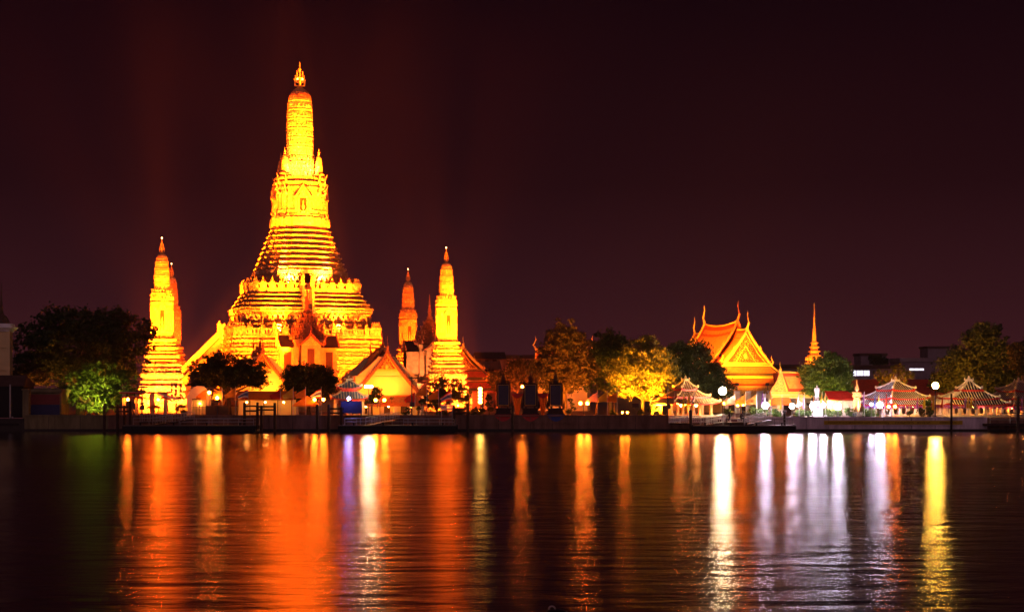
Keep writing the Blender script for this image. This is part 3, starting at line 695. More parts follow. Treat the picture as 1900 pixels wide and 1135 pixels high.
# its long side hall to the right, with roof edges strung with small lamps
sh = thing('side_hall', 'red roofed hall with gilded eaves sloping down right behind the white-hot slender tower', 'temple hall', at(856, 306), PHI + R(4))
w = MB(); w.box((0, 4, 4), (9, 9, 8)); w.build('wall', OCHRE, sh)
roof_section(sh, -1, 9, 4.6, 13.4, 8.6, TILE_R, TILE_G, .2); gable_trim(sh, -1.1, 4.6, 13.4, 8.6, GOLDP, -1, h=2.2); gable_trim(sh, 9.1, 4.6, 13.4, 8.6, GOLDP, 1, h=2.2)
pediment(sh, -.3, 3.6, 8.7, 12.6, TILE_R)
skirt_roof(sh, -1, 8.4, 4.6, -2.8, 6.3, 6.5, TILE_R, TILE_G, 10); skirt_roof(sh, -2.2, 6.0, 6.1, -4.4, 4.0, 8.0, TILE_R, TILE_G, 10)
for i in range(6):
    c = MB(); c.box((-7 + i * 2.8, -3.6, 1.9), (.55, .55, 3.8)); c.build('column', OCHRE, sh)

# ---- small gilt gate with the red roof, and the gate with the golden needle
gt = thing('gilt_gate', 'small red roofed gateway with a narrow gold gable, right of the ordination hall', 'gateway', at(1447, 243), PHI)
w = MB(); w.box((0, 1.6, 1.5), (1.0, 3.2, 3.0)); w.box((4.2, 1.6, 1.5), (1.0, 3.2, 3.0)); w.box((2.1, 1.6, 3.3), (7.4, 3.6, .7)); w.build('wall', CREAM, gt)
q = MB(); q.prism([(-1.9, 4.1), (1.1, 4.1), (.4, 6.0), (-.1, 7.4), (-.6, 6.0), (-1.6, 4.6)], -.3, .0); q.build('gable', GOLD, gt)
q = MB(); q.add([(.2, -.1, 7.3), (4.2, .3, 7.3), (5.3, -.4, 4.1), (1.2, -.4, 4.1), (.2, 3.3, 7.3), (4.2, 2.9, 7.3), (5.3, 3.6, 4.1), (1.2, 3.6, 4.1)], [(0, 1, 2, 3), (7, 6, 5, 4), (0, 4, 5, 1), (1, 5, 6, 2), (3, 2, 6, 7), (0, 3, 7, 4)]); rr = q.build('roof', TILE_R, gt)
q = MB(); q.add([(.75, -.25, 6.7), (3.9, .05, 6.7), (4.7, -.42, 4.6), (1.55, -.42, 4.6)], [(0, 1, 2, 3)]); q.build('tile_field', TILE_O, rr)
q = MB(); q.tube([(0, -.1, 7.4), (4.3, .3, 7.4)], .16); q.tube([(4.3, .3, 7.4), (5.4, -.5, 4.1)], .16); q.tube([(.15, -.2, 7.4), (1.2, -.5, 4.1)], .16); q.box((2.0, -.45, 3.85), (8.2, .5, .45)); q.box((2.0, -.5, 3.3), (7.6, .3, .4))
horn(q, (-.1, -.2, 7.4), (0, -1), 1.8, .2); horn(q, (5.4, -.4, 4.2), (1, 0), 1.3, .16); horn(q, (4.3, .3, 7.3), (1, 0), 1.3, .16); q.build('gilt_moulding', GOLDP, gt)
q = MB(); q.add([(-3.1, -1.6, 1.9), (1.6, -1.6, 1.9), (1.6, -.2, 3.2), (-1.2, -.2, 3.2)], [(0, 1, 2, 3)]); q.add([(-3.1, -1.6, 1.8), (1.6, -1.6, 1.8), (1.6, -.2, 3.1), (-1.2, -.2, 3.1)], [(3, 2, 1, 0)]); q.build('awning_roof', TILE_O, gt)

ng = thing('needle_gate', 'gateway crowned by a slender golden needle spire rising behind the green tree', 'gateway', at(1511, 266), PHI)
w = MB(); w.box((-2.2, 0, 2.5), (1.6, 3.2, 5)); w.box((2.2, 0, 2.5), (1.6, 3.2, 5)); w.box((0, 0, 5.4), (6.4, 3.4, 1.0)); w.build('wall', CREAM, ng)
q = MB(); pr = [(5.8, 2.6), (6.4, 2.7)]
NR = [(6.4, 2.3), (7.4, 1.9), (8.4, 1.6), (9.4, 1.45), (10.2, 1.15), (11.0, .95), (11.8, .78), (12.6, .62), (13.4, .48)]
for (z_, r), (zb_, rb_) in zip(NR, NR[1:]): d_ = zb_ - z_; pr += [(z_, r * .82), (z_ + d_ * .45, r * .82), (z_ + d_ * .5, r + .14), (z_ + d_ * .75, r + .05), (z_ + d_ * .8, rb_ * .85)]
pr += [(14.2, .34), (15.5, .24), (15.6, .33), (15.9, .2), (17.5, .13), (17.6, .22), (17.9, .11), (20.0, .05), (20.1, .11), (20.6, .02)]
q.plan(pr, PL_TOWER)
for i in range(4):
    z_, r = NR[i]
    for p_, a in along(PL_TOWER, r, .6, minlen=.2): leaf_into(q, p_, a, z_ + .4, .7, .4)
q.build('spire', GOLDP, ng)
q = MB()
for s_ in (-1, 1):
    for k in range(2): horn(q, (s_ * (3.1 - .6 * k), -1.5, 6.0 + 1.2 * k), (s_, -.2), 2.3, .26)
q.build('naga_horn', GOLDP, ng)
# ------------------------------------------------------------------ river walls
def wall_run(name, label, px0, px1, ztop, m, ledge=None, zled=None, y=WY, posts=True):
    x0, x1 = (px0 - CX) / FPX * y, (px1 - CX) / FPX * y
    t = thing('river_wall', label, 'river wall', ((x0 + x1) / 2, y, 0)); l = x1 - x0
    b_ = MB(); b_.box((0, .25, ztop / 2 + .17), (l, .5, ztop - .42)); b_.box((0, .22, ztop - .12), (l, .62, .2)); b_.build('wall_face', m, t)
    s_ = MB(); s_.box((0, .27, .1), (l - .04, .46, .7)); s_.build('tide_line', SLIME, t)
    jn = MB()
    for i in range(1, int(l / 4.2)): jn.box((-l / 2 + i * 4.2 + random.Random(i).uniform(-.5, .5), -.004, ztop / 2), (.06, .02, ztop - .5))
    if l > 9: jn.build('joint_line', SLIME, t)
    if zled:
        q = MB(); q.box((0, -.06, zled), (l - .1, .14, .16))
        n = int(l / 1.6)
        for i in range(n): q.box((-l / 2 + (i + .5) * l / n, -.03, (zled + ztop - .22) / 2), (.12, .06, ztop - .38 - zled))
        q.build('panel_moulding', m, t)
    return t
wall_run('w', 'olive stained river wall below the big dark tree', 45, 200, 2.62, WALLO)
wall_run('w', 'brown river wall behind the floating piers, left half of the bank', 200, 880, 2.6, WALLM)
wall_run('w', 'brown river wall with moulded panels, below the portrait stands and the lit tree', 880, 1240, 2.6, WALLM, zled=1.35)
wall_run('w', 'low brown landing wall behind the pier with the seated people', 1240, 1392, 1.3, WALLM)
wall_run('w', 'low black stained river wall under the boathouse at the left edge', -90, 45, 2.05, SLIME, y=WY + .2)
wall_run('w', 'dark stained river wall behind the low jetty at the right edge', 1832, 2010, 2.05, WALLM, y=WY + .3)
wl_ = wall_run('w', 'smooth lilac grey river wall carrying the yellow lettered strip', 1392, 1832, 2.33, WALLL, y=WY - .4)
l0, l1 = [(p - CX) / FPX * (WY - .4) for p in (1392, 1832)]; mid = (l0 + l1) / 2
# long yellow strip with lettering
bx0, bx1 = [(p - CX) / FPX * (WY - .42) - mid for p in (1529, 1786)]
q = MB(); q.box(((bx0 + bx1) / 2, -.12, 1.40), (bx1 - bx0, .06, .62)); strip = q.build('lettered_strip', CLOTH['yellow'], wl_)
q = MB(); q.box(((bx0 + bx1) / 2, -.1, .98), (bx1 - bx0 + .6, .12, .12)); q.build('ledge', WALLL, wl_)
txm = mat('brown_lettering', (.16, .07, .02), .8, .1, .1)
words = ['วัดอรุณราชวราราม', 'กรุงเทพมหานคร', 'ทรงพระเจริญ', 'ราชวรมหาวิหาร', 'พระปรางค์', 'ทรงพระเจริญ']
wx = bx0 + .5
for i, wd in enumerate(words):
    cu = bpy.data.curves.new('lettering', 'FONT'); cu.body = wd; cu.size = .50; cu.extrude = .01; cu.align_x = 'LEFT'
    to = bpy.data.objects.new('lettering', cu); C.objects.link(to); to.parent = strip; to.location = (wx, -.165, 1.27); to.rotation_euler = (R(90), 0, 0); cu.materials.append(txm)
    wx += (bx1 - bx0 - .6) / len(words)

# ------------------------------------------------------------------ trees
def crown_mesh(name, m, lobes, n, leaf, seed, clump=.75, fill=.55):
    rs = np.random.RandomState(seed)
    lob = np.array(lobes, float)                        # x,y,z, rx,ry,rz
    vol = (lob[:, 3] * lob[:, 4] * lob[:, 5]) ** .8; vol /= vol.sum()
    nc = max(20, n // 26)
    li = rs.choice(len(lob), nc, p=vol)
    d = rs.normal(size=(nc, 3)); d /= np.linalg.norm(d, axis=1)[:, None]
    rad = rs.uniform(fill ** 3, 1.06, nc) ** (1 / 3) * rs.uniform(.82, 1.1, nc)
    cc = lob[li, :3] + d * rad[:, None] * lob[li, 3:6]
    ci = rs.randint(0, nc, n); cs = clump * rs.uniform(.5, 1.25, nc)
    off = rs.normal(size=(n, 3)) * .5; off[:, 2] *= .7
    p = cc[ci] + off * cs[ci][:, None]
    a = rs.normal(size=(n, 3)); a /= np.linalg.norm(a, axis=1)[:, None]
    b_ = rs.normal(size=(n, 3)); b_ -= a * (a * b_).sum(1)[:, None]; b_ /= np.linalg.norm(b_, axis=1)[:, None]
    s = leaf * rs.uniform(.55, 1.3, n)[:, None]
    v = np.empty((n, 4, 3)); v[:, 0] = p - a * s * .6; v[:, 1] = p + b_ * s * .36 + a * s * .05; v[:, 2] = p + a * s * .6; v[:, 3] = p - b_ * s * .36 + a * s * .05
    me = bpy.data.meshes.new(name); me.vertices.add(n * 4); me.loops.add(n * 4); me.polygons.add(n)
    me.vertices.foreach_set('co', v.reshape(-1)); me.loops.foreach_set('vertex_index', np.arange(n * 4)); me.polygons.foreach_set('loop_start', np.arange(n) * 4)
    me.materials.append(m); me.update(calc_edges=True); me.validate(); return me
def tree(name, label, cat, px, D, lobes, n, leaf, m, seed, trunk=.35, clump=.8, fill=.5, group=None, bare=0, lean=0):
    """lobes: (px, py, rx_px, ry_px, depth offset m)"""
    base = at(px, D); t = thing(name, label, cat, base, 0, group); P_ = ppm(D); L3 = []
    for lx, ly, rx, ry, dy in lobes:
        c = Vector(((lx - px) / P_, dy, zz(ly, D) - GROUND)); L3.append((c.x, c.y, c.z, rx / P_, max(rx, ry) / P_ * .8, ry / P_))
    link('crown', crown_mesh('crown', m, L3, n, leaf, seed, clump, fill), t)
    rnd = random.Random(seed); zlow = min(l[2] - l[5] * .5 for l in L3); cx_ = sum(l[0] for l in L3) / len(L3)
    fk = max(zlow * .75, .8); tr = MB()
    tr.tube([(0, 0, -.2), (lean * .3 + rnd.uniform(-.1, .1), 0, fk * .5), (lean * .6 + cx_ * .12, 0, fk)], [trunk * 1.35, trunk, trunk * .85], 8)
    for l in L3:
        e_ = (l[0], l[1], l[2] + l[5] * .3); k = ((lean * .6 + cx_ * .12) * .5 + l[0] * .5 + rnd.uniform(-.3, .3), l[1] * .45, fk + (l[2] - fk) * .55)
        tr.tube([(lean * .6 + cx_ * .12, 0, fk - .1), k, e_], [trunk * .6, trunk * .4, trunk * .12], 6)
        for j in range(3):
            d = (l[0] + rnd.uniform(-.7, .7) * l[3], l[1] + rnd.uniform(-.7, .7) * l[4], l[2] + rnd.uniform(-.1, .8) * l[5]); tr.tube([k, tuple((k[i] + d[i]) / 2 + rnd.uniform(-.2, .2) for i in range(3)), d], [trunk * .3, trunk * .18, trunk * .06], 5)
    tr.build('trunk', BARK, t); return t

tree('broad_tree', 'huge dark spreading tree at the left end of the bank', 'tree', 150, 247,
     [(70, 640, 50, 50, 0), (95, 605, 42, 38, 1), (150, 600, 62, 34, 0), (205, 605, 46, 34, 1), (150, 650, 95, 50, -1), (222, 590, 26, 22, 0), (245, 640, 42, 36, -2), (60, 680, 42, 32, 0), (200, 680, 72, 36, -1), (275, 625, 26, 30, -2), (100, 690, 60, 28, 1)], 30000, .46, LEAF_D, 1, .7, 1.0, .35)
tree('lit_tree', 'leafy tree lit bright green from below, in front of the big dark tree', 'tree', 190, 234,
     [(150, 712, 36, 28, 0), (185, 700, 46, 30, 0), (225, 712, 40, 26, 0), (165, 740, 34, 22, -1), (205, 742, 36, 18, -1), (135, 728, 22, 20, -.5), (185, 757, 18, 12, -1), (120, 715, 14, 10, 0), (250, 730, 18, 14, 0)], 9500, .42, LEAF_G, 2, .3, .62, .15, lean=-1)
tree('round_tree', 'dense dark round tree left of the front stairs', 'tree', 425, 237,
     [(425, 680, 50, 28, 0), (385, 692, 38, 26, 0), (462, 692, 38, 26, 0), (425, 700, 72, 22, -1), (375, 710, 26, 14, 0), (480, 708, 24, 12, 0), (400, 668, 22, 16, 0)], 24000, .30, LEAF_D, 3, .35, .6, .3)
tree('round_tree', 'dense dark round tree right in front of the chapel stairs', 'tree', 573, 237,
     [(573, 695, 40, 22, 0), (548, 708, 28, 30, 0), (600, 708, 28, 30, 0), (573, 722, 48, 22, -1), (540, 690, 16, 14, 0), (618, 715, 12, 12, 0), (555, 735, 22, 12, 0)], 22000, .30, LEAF_D, 4, .3, .6, .3)
tree('young_tree', 'thin leafy dark tree in front of the white-hot slender tower', 'tree', 828, 233,
     [(828, 715, 28, 18, 0), (805, 728, 26, 18, 0), (852, 730, 26, 20, 0), (828, 740, 36, 14, -1), (800, 745, 18, 10, 0)], 5200, .30, LEAF_D, 5, .14, .6, .1)
tree('small_tree', 'small dark leafy tree between the tall lamp and the twin lamps', 'tree', 690, 236, [(690, 735, 14, 9, 0), (700, 728, 12, 9, 0), (684, 743, 12, 8, 0)], 1500, .3, LEAF_D, 6, .1, .5, .2)
tree('tall_rugged_tree', 'tall rugged tree with upright shoots, right of the portrait stands', 'tree', 1048, 246,
     [(1030, 655, 34, 40, 0), (1065, 650, 34, 40, 0), (1048, 690, 56, 40, 0), (1020, 700, 34, 34, -1), (1080, 690, 30, 34, -1), (1040, 612, 9, 22, 0), (1060, 608, 7, 20, 0), (1072, 618, 7, 16, 0), (1020, 630, 8, 18, 0), (1050, 635, 30, 24, 0), (1003, 672, 18, 20, 0)], 19000, .40, LEAF_B, 7, .4, .8, .3)
tree('lamplit_tree', 'broad tree glowing bright yellow from lamps underneath', 'tree', 1193, 236,
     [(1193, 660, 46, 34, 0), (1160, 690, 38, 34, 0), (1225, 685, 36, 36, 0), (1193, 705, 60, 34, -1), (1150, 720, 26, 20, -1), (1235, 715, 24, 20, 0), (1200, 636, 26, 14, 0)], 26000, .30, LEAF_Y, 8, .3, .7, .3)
tree('dark_tree', 'dark tree rising behind the glowing yellow tree, its crown top rounded', 'tree', 1132, 262, [(1130, 640, 34, 30, 0), (1115, 665, 28, 36, 0), (1155, 655, 30, 30, 0), (1130, 690, 40, 36, 0)], 12000, .42, LEAF_D, 9, .4, .8, .3)
tree('dark_tree', 'large dark green tree beside the ordination hall, right of the glowing yellow tree', 'tree', 1300, 246,
     [(1265, 660, 28, 32, 0), (1290, 668, 36, 36, 0), (1270, 700, 36, 30, 0), (1310, 700, 36, 32, 0), (1335, 722, 26, 22, -1), (1300, 725, 46, 22, -1), (1330, 690, 16, 18, 0)], 20000, .36, LEAF_D, 10, .4, .75, .3)
tree('green_tree', 'mid green tree behind the pale standing statue', 'tree', 1530, 242,
     [(1535, 680, 32, 26, 0), (1560, 690, 24, 28, 0), (1510, 700, 26, 26, 0), (1535, 715, 44, 28, 0), (1565, 720, 20, 22, 0), (1500, 690, 16, 16, 0), (1545, 662, 14, 10, 0)], 17000, .34, LEAF_G, 11, .3, .7, .3)
tree('broad_tree', 'huge dark tree rising behind the two pale pavilions at the right end', 'tree', 1815, 262,
     [(1810, 650, 40, 40, 0), (1840, 640, 30, 36, 0), (1790, 670, 36, 30, 0), (1855, 675, 36, 40, 0), (1810, 705, 62, 36, 0), (1760, 690, 24, 28, 1), (1750, 712, 22, 20, 1), (1870, 710, 40, 30, 0), (1825, 612, 24, 16, 0), (1795, 628, 10, 12, 0), (1850, 612, 8, 14, 0)], 26000, .42, LEAF_D, 12, .5, .9, .3)
tree('pale_tree', 'brownish leafy tree cut by the right edge of the picture', 'tree', 1897, 256, [(1890, 655, 22, 22, 0), (1915, 650, 26, 26, 0), (1905, 680, 26, 20, 0)], 7000, .38, LEAF_B, 13, .3, .7, .3)
tree('far_tree', 'dim reddish tree before the old houses, left of the tall rugged tree', 'tree', 960, 275, [(960, 690, 30, 26, 0), (930, 705, 26, 20, 0), (985, 695, 22, 26, 0)], 9000, .36, LEAF_B, 14, .25, .8, .2)
tree('far_tree', 'thin palm-green tree by the hut at the left edge', 'tree', 52, 243, [(52, 690, 22, 16, 0), (75, 700, 20, 14, 0), (40, 702, 16, 14, 0)], 4500, .36, LEAF_B, 15, .2, .8, .2)

def topiary(label, px, D, balls, m, group='clipped cloud trees', trunk=.09):
    t = thing('topiary_tree', label, 'topiary', at(px, D), 0, group); P_ = ppm(D); L3 = [((x - px) / P_, random.Random(x + y).uniform(-.4, .4), zz(y, D) - GROUND, r / P_) for x, y, r in balls]
    tr = MB(); top = max(l[2] for l in L3); mx = sum(l[0] for l in L3) / len(L3)
    tr.tube([(0, 0, -.1), (mx * .3 + .1, 0, top * .35), (mx * .6 - .08, 0, top * .65), (mx * .8, 0, top * .9)], [trunk * 1.5, trunk * 1.2, trunk, trunk * .6], 6)
    for l in L3: tr.tube([(mx * .6, 0, min(top * .6, l[2] * .8)), (l[0] * .8, l[1] * .6, l[2] - l[3] * .6), (l[0], l[1], l[2])], [trunk * .8, trunk * .7, trunk * .5], 5)
    tr.build('trunk', BARK, t)
    for i, l in enumerate(L3):
        n = int(min(2600, 700 * l[3] ** 2 + 160)); rs = np.random.RandomState(int(px) + i)
        link('foliage_ball', crown_mesh('foliage_ball', m, [(l[0], l[1], l[2], l[3], l[3], l[3] * .82)], n, .15 + .05 * l[3], int(px) + i, .22, .75), t)
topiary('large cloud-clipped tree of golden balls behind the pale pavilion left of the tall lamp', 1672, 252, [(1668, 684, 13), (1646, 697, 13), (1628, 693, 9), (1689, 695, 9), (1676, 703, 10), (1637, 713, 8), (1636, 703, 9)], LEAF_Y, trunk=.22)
topiary('clipped mushroom-shaped tree over the pink and yellow flags, left of the glowing tree', 1105, 229.5, [(1110, 712, 14), (1093, 720, 9), (1125, 716, 9)], LEAF_G)
topiary('single round dark topiary between the orange flag and the glowing tree', 1139, 229, [(1139, 723, 10)], LEAF_G)
for lb, px, bl in (('small dark cloud-clipped shrub left of the leaning lamp post and the orange flags', 782, [(783, 745, 6), (776, 757, 4), (790, 735, 3)]), ('tall dark lollipop shrub right of the thin dark tree', 866, [(866, 740, 7), (868, 750, 5), (862, 758, 5)]),
                   ('wide low clipped hedge mound left of the portrait stands', 885, [(886, 763, 9), (876, 765, 7), (895, 762, 6)]), ('dark lollipop shrub just left of the first portrait stand', 907, [(907, 738, 7), (905, 750, 5), (911, 759, 5)]),
                   ('small cloud-clipped shrub just right of the third portrait stand', 1060, [(1058, 742, 4), (1061, 750, 4), (1065, 757, 4), (1056, 762, 5)]), ('bonsai-like shrub under the glowing tree before the gold columns', 1208, [(1212, 752, 5), (1206, 760, 5), (1216, 760, 4)]),
                   ('small round shrub left of the dark notice board under the glowing tree', 1190, [(1190, 764, 5), (1186, 768, 4)]), ('dark round clipped shrub before the pale pavilion columns', 1687, [(1687, 767, 5)]),
                   ('dark bushy shrub between the two pale pavilions, left of the yellow flags', 1709, [(1709, 762, 7), (1713, 768, 6)]), ('dark bushy shrub under the tall yellow lamp', 1727, [(1727, 764, 7), (1722, 769, 5)]),
                   ('round shrub before the lit counter of the yellow gabled hall', 754, [(754, 762, 7), (750, 768, 5)])):
    topiary(lb, px, 228.6, bl, LEAF_D, 'small clipped shrubs along the river wall', .05)
for lb, px, py, r in (('bright lime round bush left of the white statue pedestal', 1484, 766, 9), ('bright lime round bush left of the golden giant', 1577, 763, 11), ('sparkling white flowering bush right of the golden giant', 1607, 765, 10), ('white lit flower bush right of the statue pedestal', 1537, 765, 10),
                      ('white lit flower bush between the gilt gate and the white lamps', 1440, 764, 9), ('low yellow bush under the tall white lamp', 1350, 763, 8), ('yellow bush by the pink flag near the tall white lamp', 1398, 762, 10), ('pale lit bush left of the gilt gate', 1415, 765, 9),
                      ('white flowering bush before the left corner of the pale pavilion', 1622, 766, 9), ('pale bush before the statue pedestal', 1500, 766, 7), ('pale green bush beside the white lamps right of the pedestal', 1554, 766, 8), ('lit bush at the foot of the yellow flag in the middle', 1137, 766, 6),
                      ('dark green bush under the thin dark tree', 815, 760, 13), ('low dark bush at the foot of the leafy white-hot tower', 850, 764, 9), ('low green shrub left of the gated arch under the round tree', 335, 757, 10), ('yellow shrub between the pavilions right of the tall yellow lamp', 1722, 748, 8)):
    D = 228.2; t = thing('bush', label=lb, cat='bush', loc=at(px, D), group='bushes along the river wall'); P_ = ppm(D); z = zz(py, D) - GROUND; rr = r / P_
    link('foliage', crown_mesh('foliage', LEAF_G if 'dark' not in lb else LEAF_D, [(0, 0, z, rr, rr, max(rr * .8, .3)), (rr * .5, .1, z * .6, rr * .7, rr * .7, rr * .5)], int(500 + 900 * rr), .17, px, .3, .4), t)
    q = MB(); q.tube([(0, 0, -.1), (0, 0, z)], [.06, .03], 5); q.build('stem', BARK, t)

# ------------------------------------------------------------------ Chinese-style river pavilions
def pavilion(label, px, D, rz, hx, hy, tiers, top, tile, ridge, fascia, ncol, colm, drape=None, floor_h=.35, group='river pavilions with stacked tile roofs', ribs=.44):
    """tiers: (z_eave, hx, hy, z_top, hx2, hy2); all above the ground"""
    t = thing('river_pavilion', label, 'pavilion', at(px, D), rz, group)
    b_ = MB(); b_.box((0, 0, floor_h / 2), (2 * hx + .6, 2 * hy + .6, floor_h)); b_.build('floor_slab', CREAM, t)
    zc = tiers[0][0]
    for i in range(ncol):
        for j in range(max(2, int(ncol * hy / hx))):
            nj = max(2, int(ncol * hy / hx))
            if 0 < i < ncol - 1 and 0 < j < nj - 1: continue
            c = MB(); x = -hx * .9 + 1.8 * hx * i / (ncol - 1); y = -hy * .9 + 1.8 * hy * j / (nj - 1); c.box((x, y, (zc + floor_h) / 2), (.36, .36, zc - floor_h)); c.box((x, y, floor_h + .15), (.5, .5, .3)); c.box((x, y, zc - .2), (.52, .52, .16)); c.build('column', colm, t)
    w = MB(); w.box((0, 0, zc + .05), (2 * hx * .92, 2 * hy * .92, .3))
    for i, tr in enumerate(tiers):
        if i < len(tiers): w.box((0, 0, tr[3] + .12), (2 * tr[4] * .98, 2 * tr[5] * .98, .42))
    w.build('beam', fascia if fascia else CREAM, t)
    def tier(z0, ax, ay, z1, bx_, by_, nm):
        lift = .35
        def pt(face, s, v, dz=0):
            cx0 = ax + (bx_ - ax) * v; cy0 = ay + (by_ - ay) * v; z = z0 + (z1 - z0) * v ** 1.25 + lift * abs(s) ** 3.5 * (1 - v) ** 2 + dz
            return [(s * cx0, -cy0, z), (cx0, s * cy0, z), (-s * cx0, cy0, z), (-cx0, -s * cy0, z)][face]
        rf = MB()
        for f in range(4):
            rf.grid(lambda u, v: pt(f, u * 2 - 1, v), 10, 5); rf.grid(lambda u, v: pt(f, u * 2 - 1, v, -.12), 10, 5)
        o = rf.build(nm, tile, t)
        rb = MB()
        for f in range(4):
            A, B_ = (ax, bx_) if f % 2 == 0 else (ay, by_); n = int(2 * A / ribs)
            for k in range(n):
                u = -A + 2 * A * (k + .5) / n; vmax = min(1, (A - abs(u)) / max(A - B_, .01))
                if vmax < .08: continue
                pts = []
                for q in range(4):
                    v = vmax * q / 3; w_ = A + (B_ - A) * v; pts.append(Vector(pt(f, max(-1, min(1, u / max(w_, .01))), v, .03)))
                rb.tube(pts, .058, 4)
        rb.build('tile_ribs', ridge, o)
        for f in range(4):
            hp = MB(); hp.tube([Vector(pt(f, 1, v / 5, .08)) for v in range(6)], [.17, .15, .14, .14, .14, .16], 6)
            e0 = Vector(pt(f, 1, 0)); hp.ball((e0.x, e0.y, e0.z + .16), .2, 6, 4, 1.3); hp.build('hip_ridge', ridge, o)
        fs = MB()
        for f in range(4):
            fs.grid(lambda u, v: pt(f, u * 2 - 1, 0, -.02 - .15 * v), 10, 1); fs.grid(lambda u, v: tuple(Vector(pt(f, u * 2 - 1, .02, -.02 - .15 * v))), 10, 1)
        fs.build('eave_board', REDP, o)
        return o
    for i, (z0, ax, ay, z1, bx_, by_) in enumerate(tiers): tier(z0, ax, ay, z1, bx_, by_, 'lower_roof')
    z0, ax, ay, z1, bx_, by_ = top; o = tier(z0, ax, ay, z1, bx_, by_, 'top_roof')
    f = MB(); f.box((0, 0, z1 + .1), (2 * bx_ + .5, 2 * by_ + .5, .3)); f.lathe([(0, .24), (.15, .30), (.3, .16), (.4, .2), (.65, .03)], (0, 0, z1 + .2), 8)
    for s_ in (-1, 1): f.tube([(s_ * (bx_ + .1), 0, z1 + .15), (s_ * (bx_ + .5), 0, z1 + .2), (s_ * (bx_ + .45), 0, z1 + .5)], [.16, .14, .06], 5)
    f.build('ridge_crest', ridge, t)
    if drape:
        sw = MB(); n = ncol * 2
        for face in range(4):
            A = hx if face % 2 == 0 else hy; nn = max(3, int(n * A / hx))
            for k in range(nn):
                def fn(u, v):
                    s_ = -A + 2 * A * (k + u) / nn; z = zc - .02 - v * (.28 + .34 * math.sin(math.pi * u)); d = .99 if face % 2 == 0 else .99
                    return [(s_, -hy * .97 - .05 * math.sin(v * 9 + u * 4), z), (hx * .97, s_, z), (-s_, hy * .97, z), (-hx * .97, -s_, z)][face]
                sw.grid(fn, 6, 3)
        sw.build('draped_bunting', CLOTH[drape], t)
    return t
WR, BRN = PINKW, mat('brown_pavilion_tile', (.20, .10, .05), .6, .3, .3, 3)
pv1 = pavilion('pale pavilion with three stacked white-ribbed roofs and purple bunting, nearest the golden giant', 1662, 236, R(28), 3.9, 3.3,
         [(1.95, 4.6, 4.0, 2.8, 3.7, 3.1), (2.95, 4.2, 3.5, 4.1, 2.5, 1.9)], (4.35, 2.5, 2.0, 5.85, .35, .2), TILE_D, WR, REDP, 5, WHITE, 'purple')
pv2 = pavilion('pale pavilion with stacked white-ribbed roofs standing right of the tall yellow lamp', 1798, 236, R(4), 4.8, 3.5,
         [(1.95, 5.3, 4.1, 2.8, 4.1, 3.0), (2.9, 3.9, 3.3, 4.1, 2.0, 1.6)], (4.3, 1.65, 1.5, 5.9, .25, .2), TILE_D, WR, REDP, 7, CREAM, 'purple')
pv3 = pavilion('brownish pavilion with stacked ribbed roofs, cut by the right edge of the picture', 1890, 238, R(24), 4.4, 3.7,
         [(1.75, 4.9, 4.2, 2.7, 3.9, 3.2), (2.8, 4.3, 3.6, 4.0, 2.6, 2.0)], (4.2, 2.8, 2.3, 5.7, .4, .25), BRN, mat('terracotta_ridge', (.52, .34, .24), .7, .2, .2, 2), REDP, 6, CREAM, 'purple')
pv4 = pavilion('gold and red pavilion with brown tiled roofs at the landing, below the tall white lamp', 1272, 231, R(24), 3.5, 3.0,
         [(2.2, 4.3, 3.7, 3.0, 3.2, 2.7), (3.15, 3.1, 2.6, 4.25, 1.5, 1.2)], (4.5, 1.55, 1.3, 5.95, .25, .2), BRN, mat('gilt_ridge_plaster', (.62, .40, .16), .6, .3, .25, 2), REDP, 4, OCHRE, None)
pv5 = pavilion('small blue-lit pavilion behind the dark notice board on the pier', 647, 231, R(10), 2.4, 2.1,
         [(2.95, 2.9, 2.5, 4.15, 1.3, 1.1)], (4.7, 1.95, 1.7, 6.0, .2, .15), mat('slate_blue_tile', (.06, .06, .09), .6, .3, .3, 2), mat('sand_ridge_plaster', (.42, .28, .17), .7, .2, .25, 2), REDP, 3, OCHRE, None)
# low wing roof of the landing pavilion, with purple bunting
pw = thing('landing_shelter', 'low red tiled shelter with lit columns, left of the landing pavilion', 'shelter', at(1228, 233), R(8))
q = MB(); q.add([(-2.4, -1.8, 2.0), (2.9, -1.8, 2.0), (2.9, .6, 3.0), (-1.5, .6, 3.0)], [(0, 1, 2, 3)]); q.add([(-2.4, -1.8, 1.88), (2.9, -1.8, 1.88), (2.9, .6, 2.88), (-1.5, .6, 2.88)], [(3, 2, 1, 0)]); q.build('roof', BRN, pw)
q = MB(); q.tube([(-2.4, -1.8, 2.0), (2.9, -1.8, 2.0)], .1, 5); q.tube([(-2.4, -1.8, 2.0), (-1.5, .6, 3.05)], .1, 5); q.tube([(-1.5, .6, 3.05), (2.9, .6, 3.05)], .1, 5); q.build('roof_edge', WHITE, pw)
for i in range(4): c = MB(); c.box((-2.0 + i * 1.45, -1.5, .95), (.34, .34, 1.9)); c.build('column', OCHRE, pw)

